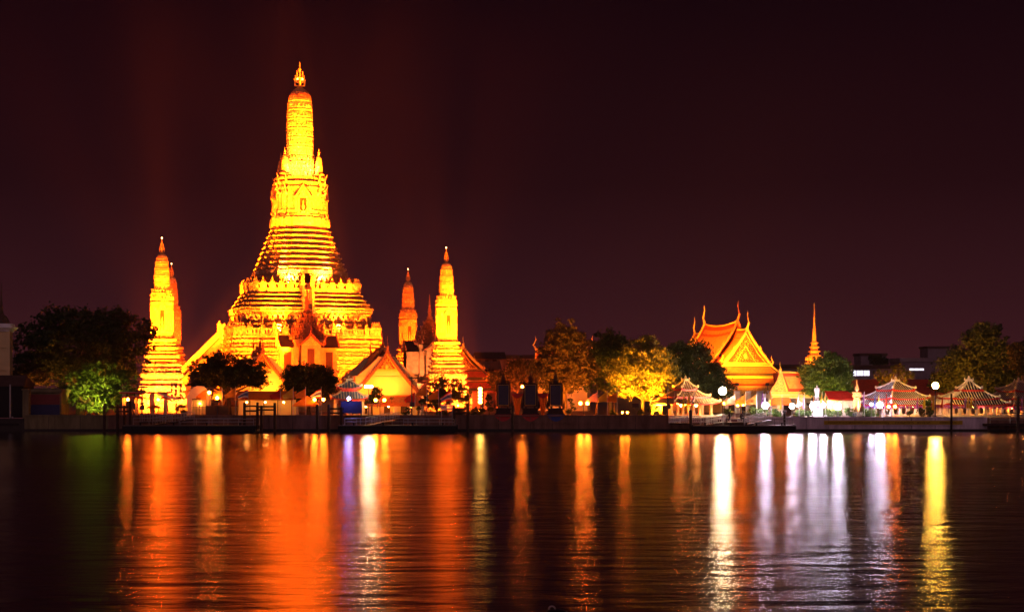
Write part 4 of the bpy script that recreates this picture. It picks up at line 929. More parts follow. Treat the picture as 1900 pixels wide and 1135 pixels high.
# ------------------------------------------------------------------ piers on the water
def railing(mb, pts, h=1.05, step=1.5, mids=(.5,), r=.035, bars=0):
    for a, b_ in zip(pts, pts[1:]):
        a, b_ = Vector(a), Vector(b_); n = max(1, int((b_ - a).length / step)); up = Vector((0, 0, h))
        mb.tube([a + up, b_ + up], r * 1.2, 5)
        for f in mids: mb.tube([a + up * f, b_ + up * f], r, 4)
        for k in range(n + 1): p = a + (b_ - a) * (k / n); mb.tube([p, p + up], r * 1.15, 4)
        if bars:
            nb = int((b_ - a).length / bars)
            for k in range(nb): p = a + (b_ - a) * ((k + .5) / nb); mb.tube([p + up * .1, p + up], r * .6, 4)
def pontoon(label, px0, px1, D, rails, zt=1.05):
    x0, x1 = at(px0, D).x, at(px1, D).x; l = x1 - x0; t = thing('floating_pier', label, 'pontoon', ((x0 + x1) / 2, D, 0), 0, 'floating piers along the bank')
    h = MB(); w = 5.0
    h.ring([[(-l / 2 + .8, -w / 2, -.4), (l / 2 - .8, -w / 2, -.4), (l / 2 - .8, w / 2, -.4), (-l / 2 + .8, w / 2, -.4)], [(-l / 2 + .1, -w / 2, .25), (l / 2 - .1, -w / 2, .25), (l / 2 - .1, w / 2, .25), (-l / 2 + .1, w / 2, .25)], [(-l / 2, -w / 2, zt), (l / 2, -w / 2, zt), (l / 2, w / 2, zt), (-l / 2, w / 2, zt)]])
    n = int(l / 2.2)
    for i in range(n): h.box((-l / 2 + (i + .5) * l / n, -w / 2 - .03, .62), (.12, .1, zt - .35))
    h.build('hull', HULL, t)
    d = MB(); d.box((0, 0, zt + .03), (l - .1, w - .1, .08)); d.box((0, -w / 2 + .05, zt + .08), (l - .04, .12, .12)); d.build('deck', DECK, t)
    for f0, f1 in rails:
        r = MB(); railing(r, [(-l / 2 + l * f0, -w / 2 + .25, zt + .07), (-l / 2 + l * f1, -w / 2 + .25, zt + .07)], 1.0, 1.9, (.5,)); r.build('railing', RAIL, t)
    r = MB(); railing(r, [(-l / 2 + .3, w / 2 - .2, zt + .07), (l / 2 - .3, w / 2 - .2, zt + .07)], 1.0, 2.2, (.5,)); r.build('railing', RAIL, t)
    for s_ in (-1, 1):
        for k in range(2):
            f = MB(); ring = [(math.cos(a * math.pi / 5) * .38, 0, math.sin(a * math.pi / 5) * .38) for a in range(11)]; f.tube(ring, .14, 6); f.build('tyre_fender', HULL, t, loc=(s_ * (l / 2 + .05), -w / 2 + .6 + k * 1.1, .75), rot=(0, 0, R(90)))
    for i in range(4):
        bl = MB(); bl.lathe([(0, .16), (.35, .13), (.38, .22), (.5, .2)], (-l / 2 + (i + .5) * l / 4, -w / 2 + .5, zt + .07), 8); bl.build('bollard', HULL, t)
    return t
pontoon('long black floating pier at the left, below the brightest left slender tower', 236, 480, 220, [(.42, .98)])
pontoon('black floating pier below the gabled hall, carrying the dark notice board', 632, 848, 220, [(.05, .15), (.55, .98)])
pontoon('black floating pier with seated people below the tall white lamp', 1282, 1470, 220, [(.6, .98)], 1.0)
def gangway(label, a, b_, w=1.8, bars=.45):
    a, b_ = Vector(a), Vector(b_); t = thing('gangway', label, 'gangway', tuple(a), 0, 'gangways down to the floating piers'); d = b_ - a; n = Vector((-d.y, d.x, 0)).normalized() * w / 2; up = Vector((0, 0, .18))
    q = MB(); q.add([n, -n, d - n, d + n, n - up, -n - up, d - n - up, d + n - up], [(0, 1, 2, 3), (7, 6, 5, 4), (0, 4, 5, 1), (1, 5, 6, 2), (2, 6, 7, 3), (3, 7, 4, 0)]); q.build('walkway', DARKW, t)
    for s_ in (-1, 1): r = MB(); railing(r, [n * s_ * .96, d + n * s_ * .96], 1.1, 1.4, (.5,), .04, bars); r.build('railing', RAIL, t)
    return t
def W3(px, py, D): p = at(px, D); return (p.x, p.y, zz(py, D))
gangway('sloping gangway with pale rails under the brightest left tower', W3(357, 777, 224), W3(286, 787, 221), 1.8)
gangway('flat landing gangway with pale rails left of the sloping one', W3(262, 782, 223.5), W3(318, 782, 223.5), 1.6)
gangway('sloping gangway right of the dark notice board', W3(735, 777, 224), W3(683, 788, 221))
gangway('flat criss-cross railed gangway in front of the landing pavilion', W3(1242, 784, 223.5), W3(1300, 784, 223.5), 1.6, .3)
gangway('sloping gangway left of the seated people', W3(1350, 781, 224), W3(1305, 788, 221.5), 1.6, .4)
gangway('sloping gangway with white rails right of the seated people', W3(1425, 778, 224), W3(1375, 789, 221), 1.6, .4)
def mooring(label, posts, beams, D, top, r=.22, group='timber mooring posts in the river'):
    t = thing('pile_dolphin' if len(posts) > 1 else 'mooring_post', label, 'mooring post', at(posts[0], D, 0), 0, group); x0 = at(posts[0], D).x
    for i, p in enumerate(posts):
        q = MB(); x = at(p, D).x - x0; tp = top[i] if isinstance(top, (list, tuple)) else top; h = zz(tp, D); q.lathe([(-2, r), (h * .5, r * 1.03), (h - .1, r * .95), (h, r * .75)], (x, random.Random(p).uniform(-.8, .8), 0), 8); q.build('pile', PILE, t)
    for a, b_, py in beams:
        q = MB(); xa, xb = at(a, D).x - x0, at(b_, D).x - x0; q.box(((xa + xb) / 2, -.1, zz(py, D)), (abs(xb - xa) + .3, .22, .26)); q.build('crossbeam', PILE, t)
    return t
mooring('timber mooring frame left of the long black pier, under the green-lit tree', [193, 216, 228, 242], [(193, 242, 755), (216, 242, 763)], 221.5, [748, 750, 752, 744])
mooring('timber mooring frame at the right end of the long black pier', [454, 477, 486, 509], [(454, 477, 753), (454, 477, 762), (477, 509, 754), (477, 509, 760)], 221.5, [747, 746, 752, 747])
mooring('timber mooring frame left of the dark notice board', [588, 610, 634], [(610, 636, 758), (610, 636, 766)], 221.5, [750, 750, 755])
mooring('timber mooring frame right of the second black pier', [842, 868], [(842, 868, 758), (842, 868, 765)], 221.5, [752, 748])
mooring('single slim mooring post with pointed cap before the first portrait stand', [951], [], 221.5, [752], .2)
mooring('single dark mooring post before the landing pavilion', [1281], [], 219.5, [760], .26)
mooring('single short dark mooring post at the right end of the pier with seated people', [1456], [], 221.5, [767], .2)
mooring('rusty tall mooring post before the pale pavilion right of the tall lamp', [1767], [], 224.0, [730], .17)
mooring('stout reddish mooring post at the right edge before the brown pavilion', [1886], [], 222, [735], .26)
# low jetty at the far right
j = thing('low_jetty', 'low dark jetty with a thin rail beyond the end of the lilac wall', 'jetty', at(1868, 224, 0), 0)
q = MB(); q.box((0, .5, 1.1), (7.2, 3, .35)); q.build('deck', DARKW, j)
for x in (-3, 0, 3): c = MB(); c.box((x, -.6, .4), (.3, .3, 1.6)); c.build('pile', PILE, j)
q = MB(); railing(q, [(-2.9, -.9, 1.25), (3.4, -.9, 1.25)], 1.3, 2.2, (.5,), .05); q.build('railing', RAIL, j)
q = MB(); q.box((1.6, 2.4, 2.9), (4.0, 2, .12)); q.build('flat_canopy', IRON, j)

# notice board on the second pier
nb = thing('notice_board', 'large dark blank notice board on posts on the second pier, lit blue at its top', 'notice board', at(652, 222.5, 1.1), 0)
q = MB(); q.box((0, 0, 2.75), (3.3, .18, 1.9)); q.build('panel', mat('navy_board', (.035, .03, .09), .5, .3, .2), nb)
for x in (-1.5, 1.5): q = MB(); q.box((x, .15, 1.4), (.16, .16, 3.2)); q.build('post', IRON, nb)
nb2 = thing('notice_board', 'dark hoarding on the wall beside the gated arch, below the round dark tree', 'hoarding', at(403, 227.5), 0)
q = MB(); q.box((0, 0, .95), (3.7, .15, 1.9)); q.build('panel', mat('brown_board', (.12, .06, .03), .7, .2, .2), nb2)
nb3 = thing('notice_board', 'small dark notice board on one post under the glowing yellow tree', 'notice board', at(1179, 227.5), 0)
q = MB(); q.box((0, 0, 1.95), (1.1, .1, .7)); q.build('panel', DARKW, nb3); q = MB(); q.box((0, .08, .9), (.12, .1, 1.9)); q.build('post', IRON, nb3)
bn = thing('white_bench_sign', 'white slatted two-line sign board above the right end of the second pier', 'sign board', at(829, 223, 1.1), 0)
for z in (2.5, 2.95): q = MB(); q.box((0, 0, z), (2.0, .08, .34)); q.build('board', WHITE, bn)
for x in (-.85, .85): q = MB(); q.box((x, .08, 1.6), (.1, .1, 3.2)); q.build('post', RAIL, bn)
for lb, px in (('left white tubular chair frame under the white sign board', 822), ('right white tubular chair frame under the white sign board', 836)):
    t = thing('tube_chair', lb, 'chair', at(px, 222.6, 1.12), 0, 'white tubular chairs on the second pier')
    q = MB(); q.box((0, 0, .45), (.5, .5, .05)); q.build('seat', RAIL, t)
    q = MB(); q.tube([(-.25, .25, 0), (-.25, .25, .95), (.25, .25, .95), (.25, .25, 0)], .03, 5); q.build('backrest', RAIL, t)
    q = MB(); q.tube([(-.25, -.25, 0), (-.25, -.25, .45)], .03, 5); q.build('leg', RAIL, t); q = MB(); q.tube([(.25, -.25, 0), (.25, -.25, .45)], .03, 5); q.build('leg', RAIL, t)
# ------------------------------------------------------------------ flags
POLE = mat('white_flag_pole', (.55, .50, .46), .5, .4, .1, 4)
def flag(px, py, cols, label, kind='wave', D=227.6, w=21, h=19):
    """wave: blown to the left; droop: hanging in folds; cols one colour or three stripes of a national flag"""
    t = thing('flag', label, 'flag', at(px, D), 0, 'flags on poles along the river wall'); P_ = ppm(D); H = zz(py, D) - GROUND
    q = MB(); q.tube([(0, 0, -.1), (0, 0, H + .12)], .035, 6); q.ball((0, 0, H + .15), .06, 6, 4); q.build('flagpole', POLE, t)
    rnd = random.Random(int(px)); ph = rnd.uniform(0, 6); W_, Hh = w / P_, h / P_
    bandsz = [('red', 0, 1)] if cols == '-' else ([(cols, 0, 1)] if isinstance(cols, str) and cols != 'thai' else [('red', 0, .17), ('white', .17, .34), ('blue', .34, .66), ('white', .66, .83), ('red', .83, 1)])
    for nm, a, b_ in bandsz:
        m = MB()
        if kind == 'wave':
            def fn(u, v):
                v2 = a + (b_ - a) * v; x = -W_ * u * (.98 - .12 * v2); y = .12 * math.sin(u * 6 + ph + v2) * u
                return (x, y, H - Hh * v2 * (1 - .68 * u) - Hh * .70 * u ** 1.1 - .05 * math.sin(u * 5 + ph))
            m.grid(fn, 12, 5)
        else:
            def fn(u, v):
                v2 = a + (b_ - a) * v; wd = .10 + .34 * v ** .8 * (W_ / 1.2); x = -(u * .8) * wd * (1 + .2 * math.sin(v * 5 + ph)); y = .10 * math.sin(u * 11 + ph) * (.3 + v)
                return (x if kind == 'droop' else x + wd * .4, y, H - Hh * v)
            bb = (a, b_)
            m.grid(lambda u, v: fn((bb[0] + (bb[1] - bb[0]) * u), v), 10, 10)
        m.build('cloth', CLOTH[nm], t, True)
    return t
for a in ((383, 722, 'orange', 'faint orange flag left of the round dark tree trunk, farthest left of the blown flags'), (412, 722, 'orange', 'orange flag blown left over the dark hoarding'), (437, 719, 'orange', 'taller orange flag between the starry lamp and the red striped flag'),
          (460, 721, 'thai', 'striped red white blue flag before the left gabled hall'), (520, 721, 'red', 'dull red flag before the long orange eave, right of the striped flag'), (544, 720, 'yellow', 'yellow flag directly left of the emblem-like orange flag under the second round tree'),
          (567, 720, 'orange', 'orange flag under the second round tree, just left of the striped flag'), (596, 720, 'thai', 'bright striped red white blue flag beside the twin lamps'), (770, 727, 'red', 'limp red flag behind the crossarm post before the glowing gable'),
          (792, 716, 'orange', 'tall pale orange flag left of the thin dark tree'), (814, 722, 'orange', 'orange flag in front of the thin dark tree'), (837, 725, 'thai', 'red striped flag blown flat across the thin dark tree'),
          (1109, 727, 'pink', 'pink flag right of the twin lamps under the clipped mushroom tree'), (1127, 727, 'yellow', 'yellow flag in the middle, between the pink and orange flags'), (1145, 727, 'orange', 'orange flag under the single round topiary'),
          (1364, 732, 'pink', 'pale pink flag right of the tall white lamp'), (1384, 731, 'orange', 'orange flag over the twin lamps right of the tall white lamp'), (1404, 731, 'orange', 'orange flag nearest the dark recess of the ordination hall')):
    flag(*a[:3], a[3])
for px, py, c, lb, w, h in ((1252, 729, 'pink', 'hanging pink flag at the left corner of the landing pavilion', 14, 26), (1270, 729, 'yellow', 'hanging yellow flag in the middle of the landing pavilion', 16, 26), (1280, 729, 'yellow', 'wider hanging yellow flag left of the striped one at the landing pavilion', 20, 24), (1289, 728, 'thai', 'hanging striped flag at the landing pavilion', 20, 18),
          (1416, 727, 'purple', 'hanging lilac flag left of the gilt gate', 12, 24), (1421, 729, 'white', 'hanging white flag left of the gilt gate, beside the lilac one', 11, 22), (1431, 729, 'yellow', 'hanging yellow flag at the left post of the gilt gate', 12, 24), (1451, 735, 'yellow', 'hanging yellow flag before the gilt gate middle', 16, 24),
          (1483, 729, 'white', 'hanging white flag right of the gilt gate', 12, 26), (1493, 730, 'pink', 'hanging pinkish flag right of the gilt gate, beside the white one', 16, 28), (1511, 736, 'orange', 'hanging orange flag left of the standing statue', 10, 16), (1526, 728, 'yellow', 'hanging yellow flag right of the standing statue', 16, 22), (1532, 731, 'orange', 'hanging orange flag right of the standing statue, behind the yellow one', 12, 18),
          (1604, 728, 'purple', 'hanging lilac flag right of the golden giant', 13, 26), (1625, 732, 'blue', 'hanging blue flag before the left eave of the pale pavilion', 13, 24), (1632, 732, 'yellow', 'hanging yellow flag before the left eave of the pale pavilion', 14, 20), (1646, 730, 'red', 'hanging red flag in front of the pale pavilion, left of centre', 12, 24),
          (1704, 736, 'purple', 'hanging purple flag at the right end of the pale pavilion nearest the giant', 17, 22), (1717, 736, 'yellow', 'hanging yellow flag between the two pale pavilions', 18, 22), (1734, 736, 'yellow', 'wide hanging yellow flag under the tall yellow lamp', 24, 24), (1750, 736, 'red', 'hanging red flag right of the tall yellow lamp', 18, 20),
          (1793, 736, 'purple', 'hanging purple flag in front of the middle pale pavilion', 20, 22), (1798, 735, 'yellow', 'hanging yellow flag beside the purple one at the middle pale pavilion', 17, 22), (1804, 735, 'yellow', 'second hanging yellow flag from the purple one at the middle pale pavilion', 17, 22), (1811, 740, 'thai', 'curled striped flag before the middle pale pavilion', 18, 20), (1898, 736, 'purple', 'hanging purple flag at the right edge of the picture', 17, 26)):
    flag(px, py, c, lb, 'droop', 226.6, w, h)

# ------------------------------------------------------------------ lamps
G_OR = glow('amber_lamp_glow', (1, .17, .010), 300); G_YE = glow('yellow_lamp_glow', (1, .30, .03), 220); G_WW = glow('warm_white_lamp_glow', (1, .72, .40), 400)
G_WH = glow('white_lamp_glow', (.93, .76, 1), 200); G_BL = glow('blue_white_lamp_glow', (.25, .28, 1), 170); G_SOFT = glow('soft_bulb_glow', (1, .26, .03), 60); G_GOLD = glow('gold_lamp_glow', (1, .50, .06), 430)
MATS['tip'] = G_SOFT
LG = 'lit lamps along the river wall'
def lamp_post(label, px, D, globes, g, r=.2, arm=True, group=LG, h0=None):
    """globes: list of (px, py)"""
    t = thing('street_lamp', label, 'street lamp', at(px, D), 0, group); P_ = ppm(D); zt = max(zz(y, D) for _, y in globes) - GROUND
    q = MB(); q.lathe([(0, .16), (.3, .14), (.35, .07), (zt - .1, .05), (zt + .1, .03)], (0, 0, 0), 8)
    for x, y in globes:
        dx = (x - px) / P_; z = zz(y, D) - GROUND
        q.tube([(0, 0, z - .35), (dx, 0, z - .35), (dx, 0, z - r)], [.04, .035, .05], 5); q.lathe([(0, r * .8), (.05, r * .9)], (dx, 0, z - r - .03), 8)
    q.build('post', IRON, t)
    for x, y in globes:
        b_ = MB(); b_.ball(((x - px) / P_, 0, zz(y, D) - GROUND), r, 10, 6); b_.build('lamp_globe', g, t, True)
    return t
lamp_post('twin globe lamp post beside the bright striped flag', 592, 228, [(583.5, 741), (600, 741)], G_OR, .24)
lamp_post('twin globe lamp post before the glowing yellow gable', 705, 229, [(697, 742), (713, 742)], G_OR, .24)
lamp_post('twin globe lamp post left of the pink flag', 1083, 228, [(1077, 748), (1090, 748)], G_OR, .26)
lamp_post('twin globe lamp post below the orange flags right of the tall white lamp', 1374, 228, [(1369, 752), (1379, 751)], G_OR, .18)
lamp_post('single globe lamp just right of the tall white lamp', 1344, 228, [(1344, 748)], G_OR, .22)
lamp_post('tall white starry lamp on a thin post right of the landing pavilion', 1341, 227, [(1341, 725)], G_WW, .62)
lamp_post('tall yellow starry lamp on a thin post between the pale pavilions', 1736, 227, [(1736, 715)], G_GOLD, .52)
lamp_post('low amber globe lamp under the big dark tree, by the red awning', 237, 228, [(237, 741)], G_OR, .22)
lamp_post('amber globe lamp between the white awning posts', 293, 229, [(293, 741)], G_OR, .20)
lamp_post('amber globe lamp over the gated arch', 388, 229, [(388, 728)], G_OR, .26)
lamp_post('starry amber lamp at the top corner of the dark hoarding', 403, 227.2, [(403, 738)], G_YE, .24)
lamp_post('left globe of the landing pavilion front, on its own short post', 1258, 227.3, [(1258, 748)], G_OR, .24)
lamp_post('twin globe lamp in front of the landing pavilion middle', 1275, 227.3, [(1271.5, 749), (1278.5, 750.5)], G_OR, .2)
lamp_post('twin amber globe lamp before the pale pavilion nearest the giant', 1655, 227.2, [(1649, 754), (1661, 754)], G_OR, .22)
lamp_post('amber lamp behind the middle portrait stand', 969, 236, [(969, 717)], G_OR, .22)
# tall floodlit bar lamp before the great tower: a wide white lantern
t = lamp_post('tall wide white lamp right of the small blue-lit pavilion', 684, 227, [(679, 717), (684, 717), (689, 717)], G_WW, .2)
for px, py, r, g, lb in ((1420, 752, .50, G_WH, 'dazzling white floodlight left of the gilt gate'), (1470, 753, .42, G_WH, 'dazzling white floodlight right of the gilt gate'), (1483, 749, .28, G_WH, 'smaller white floodlight beside the white flag right of the gilt gate'), (1508, 753, .42, G_WH, 'white floodlight at the left of the statue pedestal'),
                    (1528, 751, .36, G_WH, 'white floodlight at the right of the statue pedestal'), (1555, 754, .50, G_WH, 'dazzling white floodlight under the green tree, left of the golden giant'), (1633, 751, .48, G_WH, 'dazzling white floodlight before the pale pavilion, right of the golden giant'), (1617, 750, .20, G_WH, 'small white floodlight between the golden giant and the blue flag')):
    lamp_post(lb, px, 227, [(px, py)], g, r, group='white floodlights on short posts')
lp = thing('flood_lamp', 'blue-white starry floodlight on top of the dark notice board', 'floodlight', at(648, 222.2, zz(740, 222.2)), 0)
q = MB(); q.ball((0, -.75, .1), .22, 10, 6); q.build('lens', G_BL, lp, True); q = MB(); q.box((0, -.5, .1), (.4, .16, .4)); q.tube([(0, .15, -.1), (0, -.5, .1)], .04); q.tube([(0, .15, -.1), (0, .2, -.7)], .05); q.build('housing', IRON, lp)
# string of lanterns
t = thing('lantern_string', 'upright string of glowing amber lanterns before the red side hall', 'lantern', at(891, 236), 0)
q = MB(); zt = zz(712, 236) - GROUND; q.tube([(0, 0, 0), (0, 0, zt)], .06); q.box((0, 0, .5), (.5, .5, 1.0)); q.build('post', IRON, t)
for i in range(5): q = MB(); q.lathe([(-.26, .12), (-.16, .30), (0, .36), (.16, .30), (.26, .12)], (0, 0, zz(721 + i * 6.2, 236) - GROUND), 10); q.build('lantern', glow('lantern_paper_glow', (1, .45, .07), 22) if i == 0 else bpy.data.materials['lantern_paper_glow'], t, True)
for px, py, D, lb in ((1155, 765, 228, 'small flame-like lamp on the wall under the glowing tree, the left one'), (1164, 765, 228, 'small flame-like lamp on the wall under the glowing tree, the right one'), (865, 732, 234, 'small amber lamp in the thin dark tree, high right'), (850, 752, 232, 'small amber lamp low in the thin dark tree'), (890, 760, 231, 'small white-yellow lamp at the foot of the lantern string')):
    t = thing('small_lamp', lb, 'lamp', at(px, D), 0, 'small bulbs on the bank'); z = zz(py, D) - GROUND
    q = MB(); q.tube([(0, 0, 0), (0, 0, max(z - .1, .1))], .04); q.build('post', IRON, t); q = MB(); q.ball((0, 0, z), .15, 8, 5); q.build('bulb', G_OR, t, True)
# bulbs hanging under the pavilion ceilings (parts of the pavilions)
def bulbs(root, pts, g=G_SOFT, r=.16):
    for p in pts:
        b_ = MB(); b_.ball(p, r, 8, 5); b_.build('ceiling_lamp', g, root, True)
G_CEIL = glow('ceiling_lamp_glow', (1, .36, .06), 200)
bulbs(pv1, [(-2, -1.5, 1.7), (1, -1.5, 1.7), (2.8, -1, 1.7)], glow('ceiling_lamp_glow_pale', (1, .55, .22), 110)); bulbs(pv2, [(-3, -1.5, 1.7), (0, -1.8, 1.7), (1.2, -2.9, 1.5), (3, -1.5, 1.7)], G_CEIL); bulbs(pv3, [(-2.5, -1.5, 1.5), (0, -1.5, 1.5), (-3.6, -2.5, 1.4)], G_CEIL)
bulbs(pv4, [(-1.4, -1, 1.9), (1.4, -1, 1.9)], G_CEIL, .2); bulbs(pv5, [(0, -.6, 2.5)], G_CEIL, .2)
bulbs(rh, [(-4, -1.9, 1.5), (0, -1.9, 1.5), (4, -1.9, 1.5)], G_CEIL, .14)

# ------------------------------------------------------------------ portrait stands of dark carved wood
def portrait_stand(label, px):
    D = 226.9; t = thing('portrait_stand', label, 'portrait stand', at(px, D), 0, 'dark portrait stands on the river wall'); g = GROUND
    q = MB(); q.box((0, .2, .35), (2.9, 1.6, .7), taper=.94); q.box((0, .2, 1.0), (2.4, 1.3, .65), taper=.92); q.box((0, .2, 1.4), (2.7, 1.4, .18)); q.build('pedestal', DARKW, t)
    for x in (-.7, .7): q = MB(); q.lathe([(1.45, .2), (1.65, .12), (1.8, .2)], (x, .2, 0), 6); q.build('foot', DARKW, t)
    q = MB(); q.prism([(-1.0, 1.85), (1.0, 1.85), (1.0, 5.3), (1.14, 5.75), (.5, 5.5), (0, 5.44), (-.5, 5.5), (-1.14, 5.75), (-1.0, 5.3)], .08, .32); 
    for s_ in (-1, 1): q.box((s_ * 1.02, .18, 3.6), (.18, .4, 3.6)); q.lathe([(1.5, .14), (2.0, .2), (2.4, .12), (2.9, .02)], (s_ * 1.35, .15, 0), 6)
    fr_ = q.build('frame', DARKW, t)
    q = MB()
    for s_ in (-1, 1): q.tube([(s_ * .86, .02, 2.0), (s_ * .86, .02, 5.2)], .04, 4)
    q.tube([(-.86, .02, 5.2), (.86, .02, 5.2)], .04, 4); q.tube([(-.86, .02, 2.0), (.86, .02, 2.0)], .04, 4); q.build('gilt_edge', GOLDP, fr_)
    q = MB(); q.box((0, .05, 3.6), (1.6, .06, 3.0)); q.build('portrait_panel', mat('unlit_portrait_panel', (.05, .03, .05), .4, .4, .3, 1.2), fr_)
    q = MB(); q.lathe([(5.4, .4), (5.7, .42), (6.0, .3), (6.15, .38), (6.5, .30), (6.8, .12), (7.5, .02)], (0, .2, 0), 8, 1, .5); q.build('crest', DARKW, t)
    q = MB()
    q.grid(lambda u, v: (-1.5 + 3.0 * u, -1.95 - .04 * math.sin(v * 8), .55 - v * (.15 + .95 * math.sin(math.pi * u)) if v else .55), 14, 4); q.build('rosette_bunting', CLOTH['blue'] if px > 1020 else REDP, t)
    return t
for lb, px in (('dark carved portrait stand, the one left of the slim mooring post', 934), ('dark carved portrait stand in the middle of the three, with the tallest crest', 984), ('dark carved portrait stand next to the tall rugged tree, blue bunting at its foot', 1031)): portrait_stand(lb, px)
for lb, px, c in (('orange cloth drape gathered to a point between the first two portrait stands', 960, 'orange'), ('orange cloth drape gathered to a point between the last two portrait stands', 1007, 'orange')):
    D = 227.8; t = thing('cloth_drape', lb, 'drape', at(px, D), 0, 'orange drapes between the portrait stands')
    q = MB(); q.grid(lambda u, v: ((u - .5) * 1.7 * (1 - .75 * v), .10 * math.sin(u * 22), 3.75 - 3.5 * v), 24, 10); q.build('cloth', CLOTH[c], t, True)
    q = MB(); q.tube([(-1.0, 0, 3.8), (1.0, 0, 3.8)], .05); q.grid(lambda u, v: ((u - .5) * 1.8, -.14, 3.78 - v * (.2 + .5 * math.sin(math.pi * u))), 10, 3); q.build('valance', REDP, t)
    for s_ in (-1, 1): q = MB(); q.tube([(s_ * .9, 0, 0), (s_ * .9, 0, 3.8)], .05); q.build('post', DARKW, t)

# ------------------------------------------------------------------ figures
def skin(name, pts, edges, m, parent, root=0, sub=2):
    """pts: (x,y,z,r) ; grows one continuous surface along the edges"""
    bm = bmesh.new(); ly = bm.verts.layers.skin.verify(); vs = []
    for i, p in enumerate(pts):
        v = bm.verts.new(p[:3]); v[ly].radius = (p[3], p[3]); v[ly].use_root = (i == root); vs.append(v)
    for a, b_ in edges: bm.edges.new((vs[a], vs[b_]))
    me = bpy.data.meshes.new(name); bm.to_mesh(me); bm.free(); me.materials.append(m)
    o = link(name, me, parent); s_ = o.modifiers.new('skin', 'SKIN'); s_.use_smooth_shade = True; o.modifiers.new('subdivision', 'SUBSURF').levels = 1; o.modifiers['subdivision'].render_levels = sub
    return o
def hand_pts(w, d, side, k=1.0):
    """palm, four unequal fingers and a thumb, continuing from wrist w in direction d"""
    w, d = Vector(w), Vector(d).normalized(); s_ = d.cross(Vector((0, 0, 1))); s_ = s_.normalized() if s_.length > .1 else Vector((1, 0, 0)); n = s_.cross(d)
    P_ = [tuple(w + d * .05 * k) + (.034 * k,), tuple(w + d * .085 * k) + (.036 * k,)]; E_ = [(-1, 0), (0, 1)]
    for i, ln in enumerate((.066, .078, .072, .056)):
        b_ = w + d * .09 * k + s_ * (i - 1.5) * .021 * k; b0 = len(P_); m_ = b_ + d * ln * .55 * k - n * .006; e_ = b_ + d * ln * k - n * .028 * k
        P_ += [tuple(b_) + (.0105 * k,), tuple(m_) + (.0095 * k,), tuple(e_) + (.008 * k,)]; E_ += [(1, b0), (b0, b0 + 1), (b0 + 1, b0 + 2)]
    b0 = len(P_); q = w + d * .045 * k + s_ * side * .032 * k; P_ += [tuple(q) + (.0125 * k,), tuple(q + d * .03 * k + s_ * side * .02 * k) + (.011 * k,), tuple(q + d * .055 * k + s_ * side * .018 * k - n * .015 * k) + (.009 * k,)]; E_ += [(0, b0), (b0, b0 + 1), (b0 + 1, b0 + 2)]
    return P_, E_
def body(name, joints, m, parent, handscale=1.0, hands=True):
    """joints: dict of named (x,y,z); one skin for trunk, limbs, head"""
    order = [('pelvis', .135), ('waist', .125), ('chest', .15), ('neckb', .07), ('neck', .058), ('jaw', .078), ('head', .098), ('crown', .075),
             ('shl', .07), ('ell', .048), ('wrl', .033), ('shr', .07), ('elr', .048), ('wrr', .033), ('hipl', .095), ('knl', .062), ('anl', .042), ('tol', .035), ('hipr', .095), ('knr', .062), ('anr', .042), ('tor', .035), ('nose', .018)]
    ix = {n: i for i, (n, _) in enumerate(order)}; pts = [tuple(joints[n]) + (r,) for n, r in order]
    E_ = [('pelvis', 'waist'), ('waist', 'chest'), ('chest', 'neckb'), ('neckb', 'neck'), ('neck', 'jaw'), ('jaw', 'head'), ('head', 'crown'), ('chest', 'shl'), ('shl', 'ell'), ('ell', 'wrl'), ('chest', 'shr'), ('shr', 'elr'), ('elr', 'wrr'),
          ('pelvis', 'hipl'), ('hipl', 'knl'), ('knl', 'anl'), ('anl', 'tol'), ('pelvis', 'hipr'), ('hipr', 'knr'), ('knr', 'anr'), ('anr', 'tor'), ('jaw', 'nose')]
    es = [(ix[a], ix[b_]) for a, b_ in E_]
    if hands:
        for s_, wr, el in ((1, 'wrl', 'ell'), (-1, 'wrr', 'elr')):
            w, e0 = Vector(joints[wr]), Vector(joints[el]); P_, H_ = hand_pts(w, w - e0, s_, handscale); b0 = len(pts); pts += P_; es += [(ix[wr] if a < 0 else a + b0, c + b0) for a, c in H_]
    return skin(name, pts, es, m, parent)
SEAT = dict(pelvis=(0, 0, .52), waist=(0, .03, .70), chest=(0, -.02, .95), neckb=(0, -.04, 1.12), neck=(0, -.05, 1.18), jaw=(0, -.09, 1.25), head=(0, -.07, 1.33), crown=(0, -.05, 1.40), nose=(0, -.19, 1.29),
            shl=(.19, -.02, 1.05), ell=(.26, -.12, .78), wrl=(.15, -.36, .68), shr=(-.19, -.02, 1.05), elr=(-.26, -.12, .78), wrr=(-.13, -.36, .70), hipl=(.10, -.04, .50), knl=(.16, -.46, .52), anl=(.16, -.44, .09), tol=(.17, -.60, .04), hipr=(-.10, -.04, .50), knr=(-.15, -.46, .52), anr=(-.14, -.42, .09), tor=(-.15, -.58, .04))
SILHOUETTE = mat('silhouette_dark', (.030, .020, .022), .85, .1, .3, 5); HAIR = mat('black_hair', (.01, .008, .008), .5, .4, .2, 9)  # whole body near-black, face and hands too: silhouette put into the colour
def seated(label, px, D, z, rz, dj=None, sc=1.0):
    t = thing('person', label, 'person', at(px, D, z), rz, 'people sitting on the pier'); j = dict(SEAT); j.update(dj or {}); t.scale = (sc,) * 3
    b_ = body('body', j, SILHOUETTE, t); h = MB(); c = j['head']; h.ball((c[0], c[1] + .02, c[2] + .035), .108, 10, 6); h.build('hair', HAIR, t, True)
    return t
PZ = 1.55
seated('dark silhouetted person sitting upright on the pier bench, left one of the pair', 1354, 221, PZ, R(-70), None, 1.15)
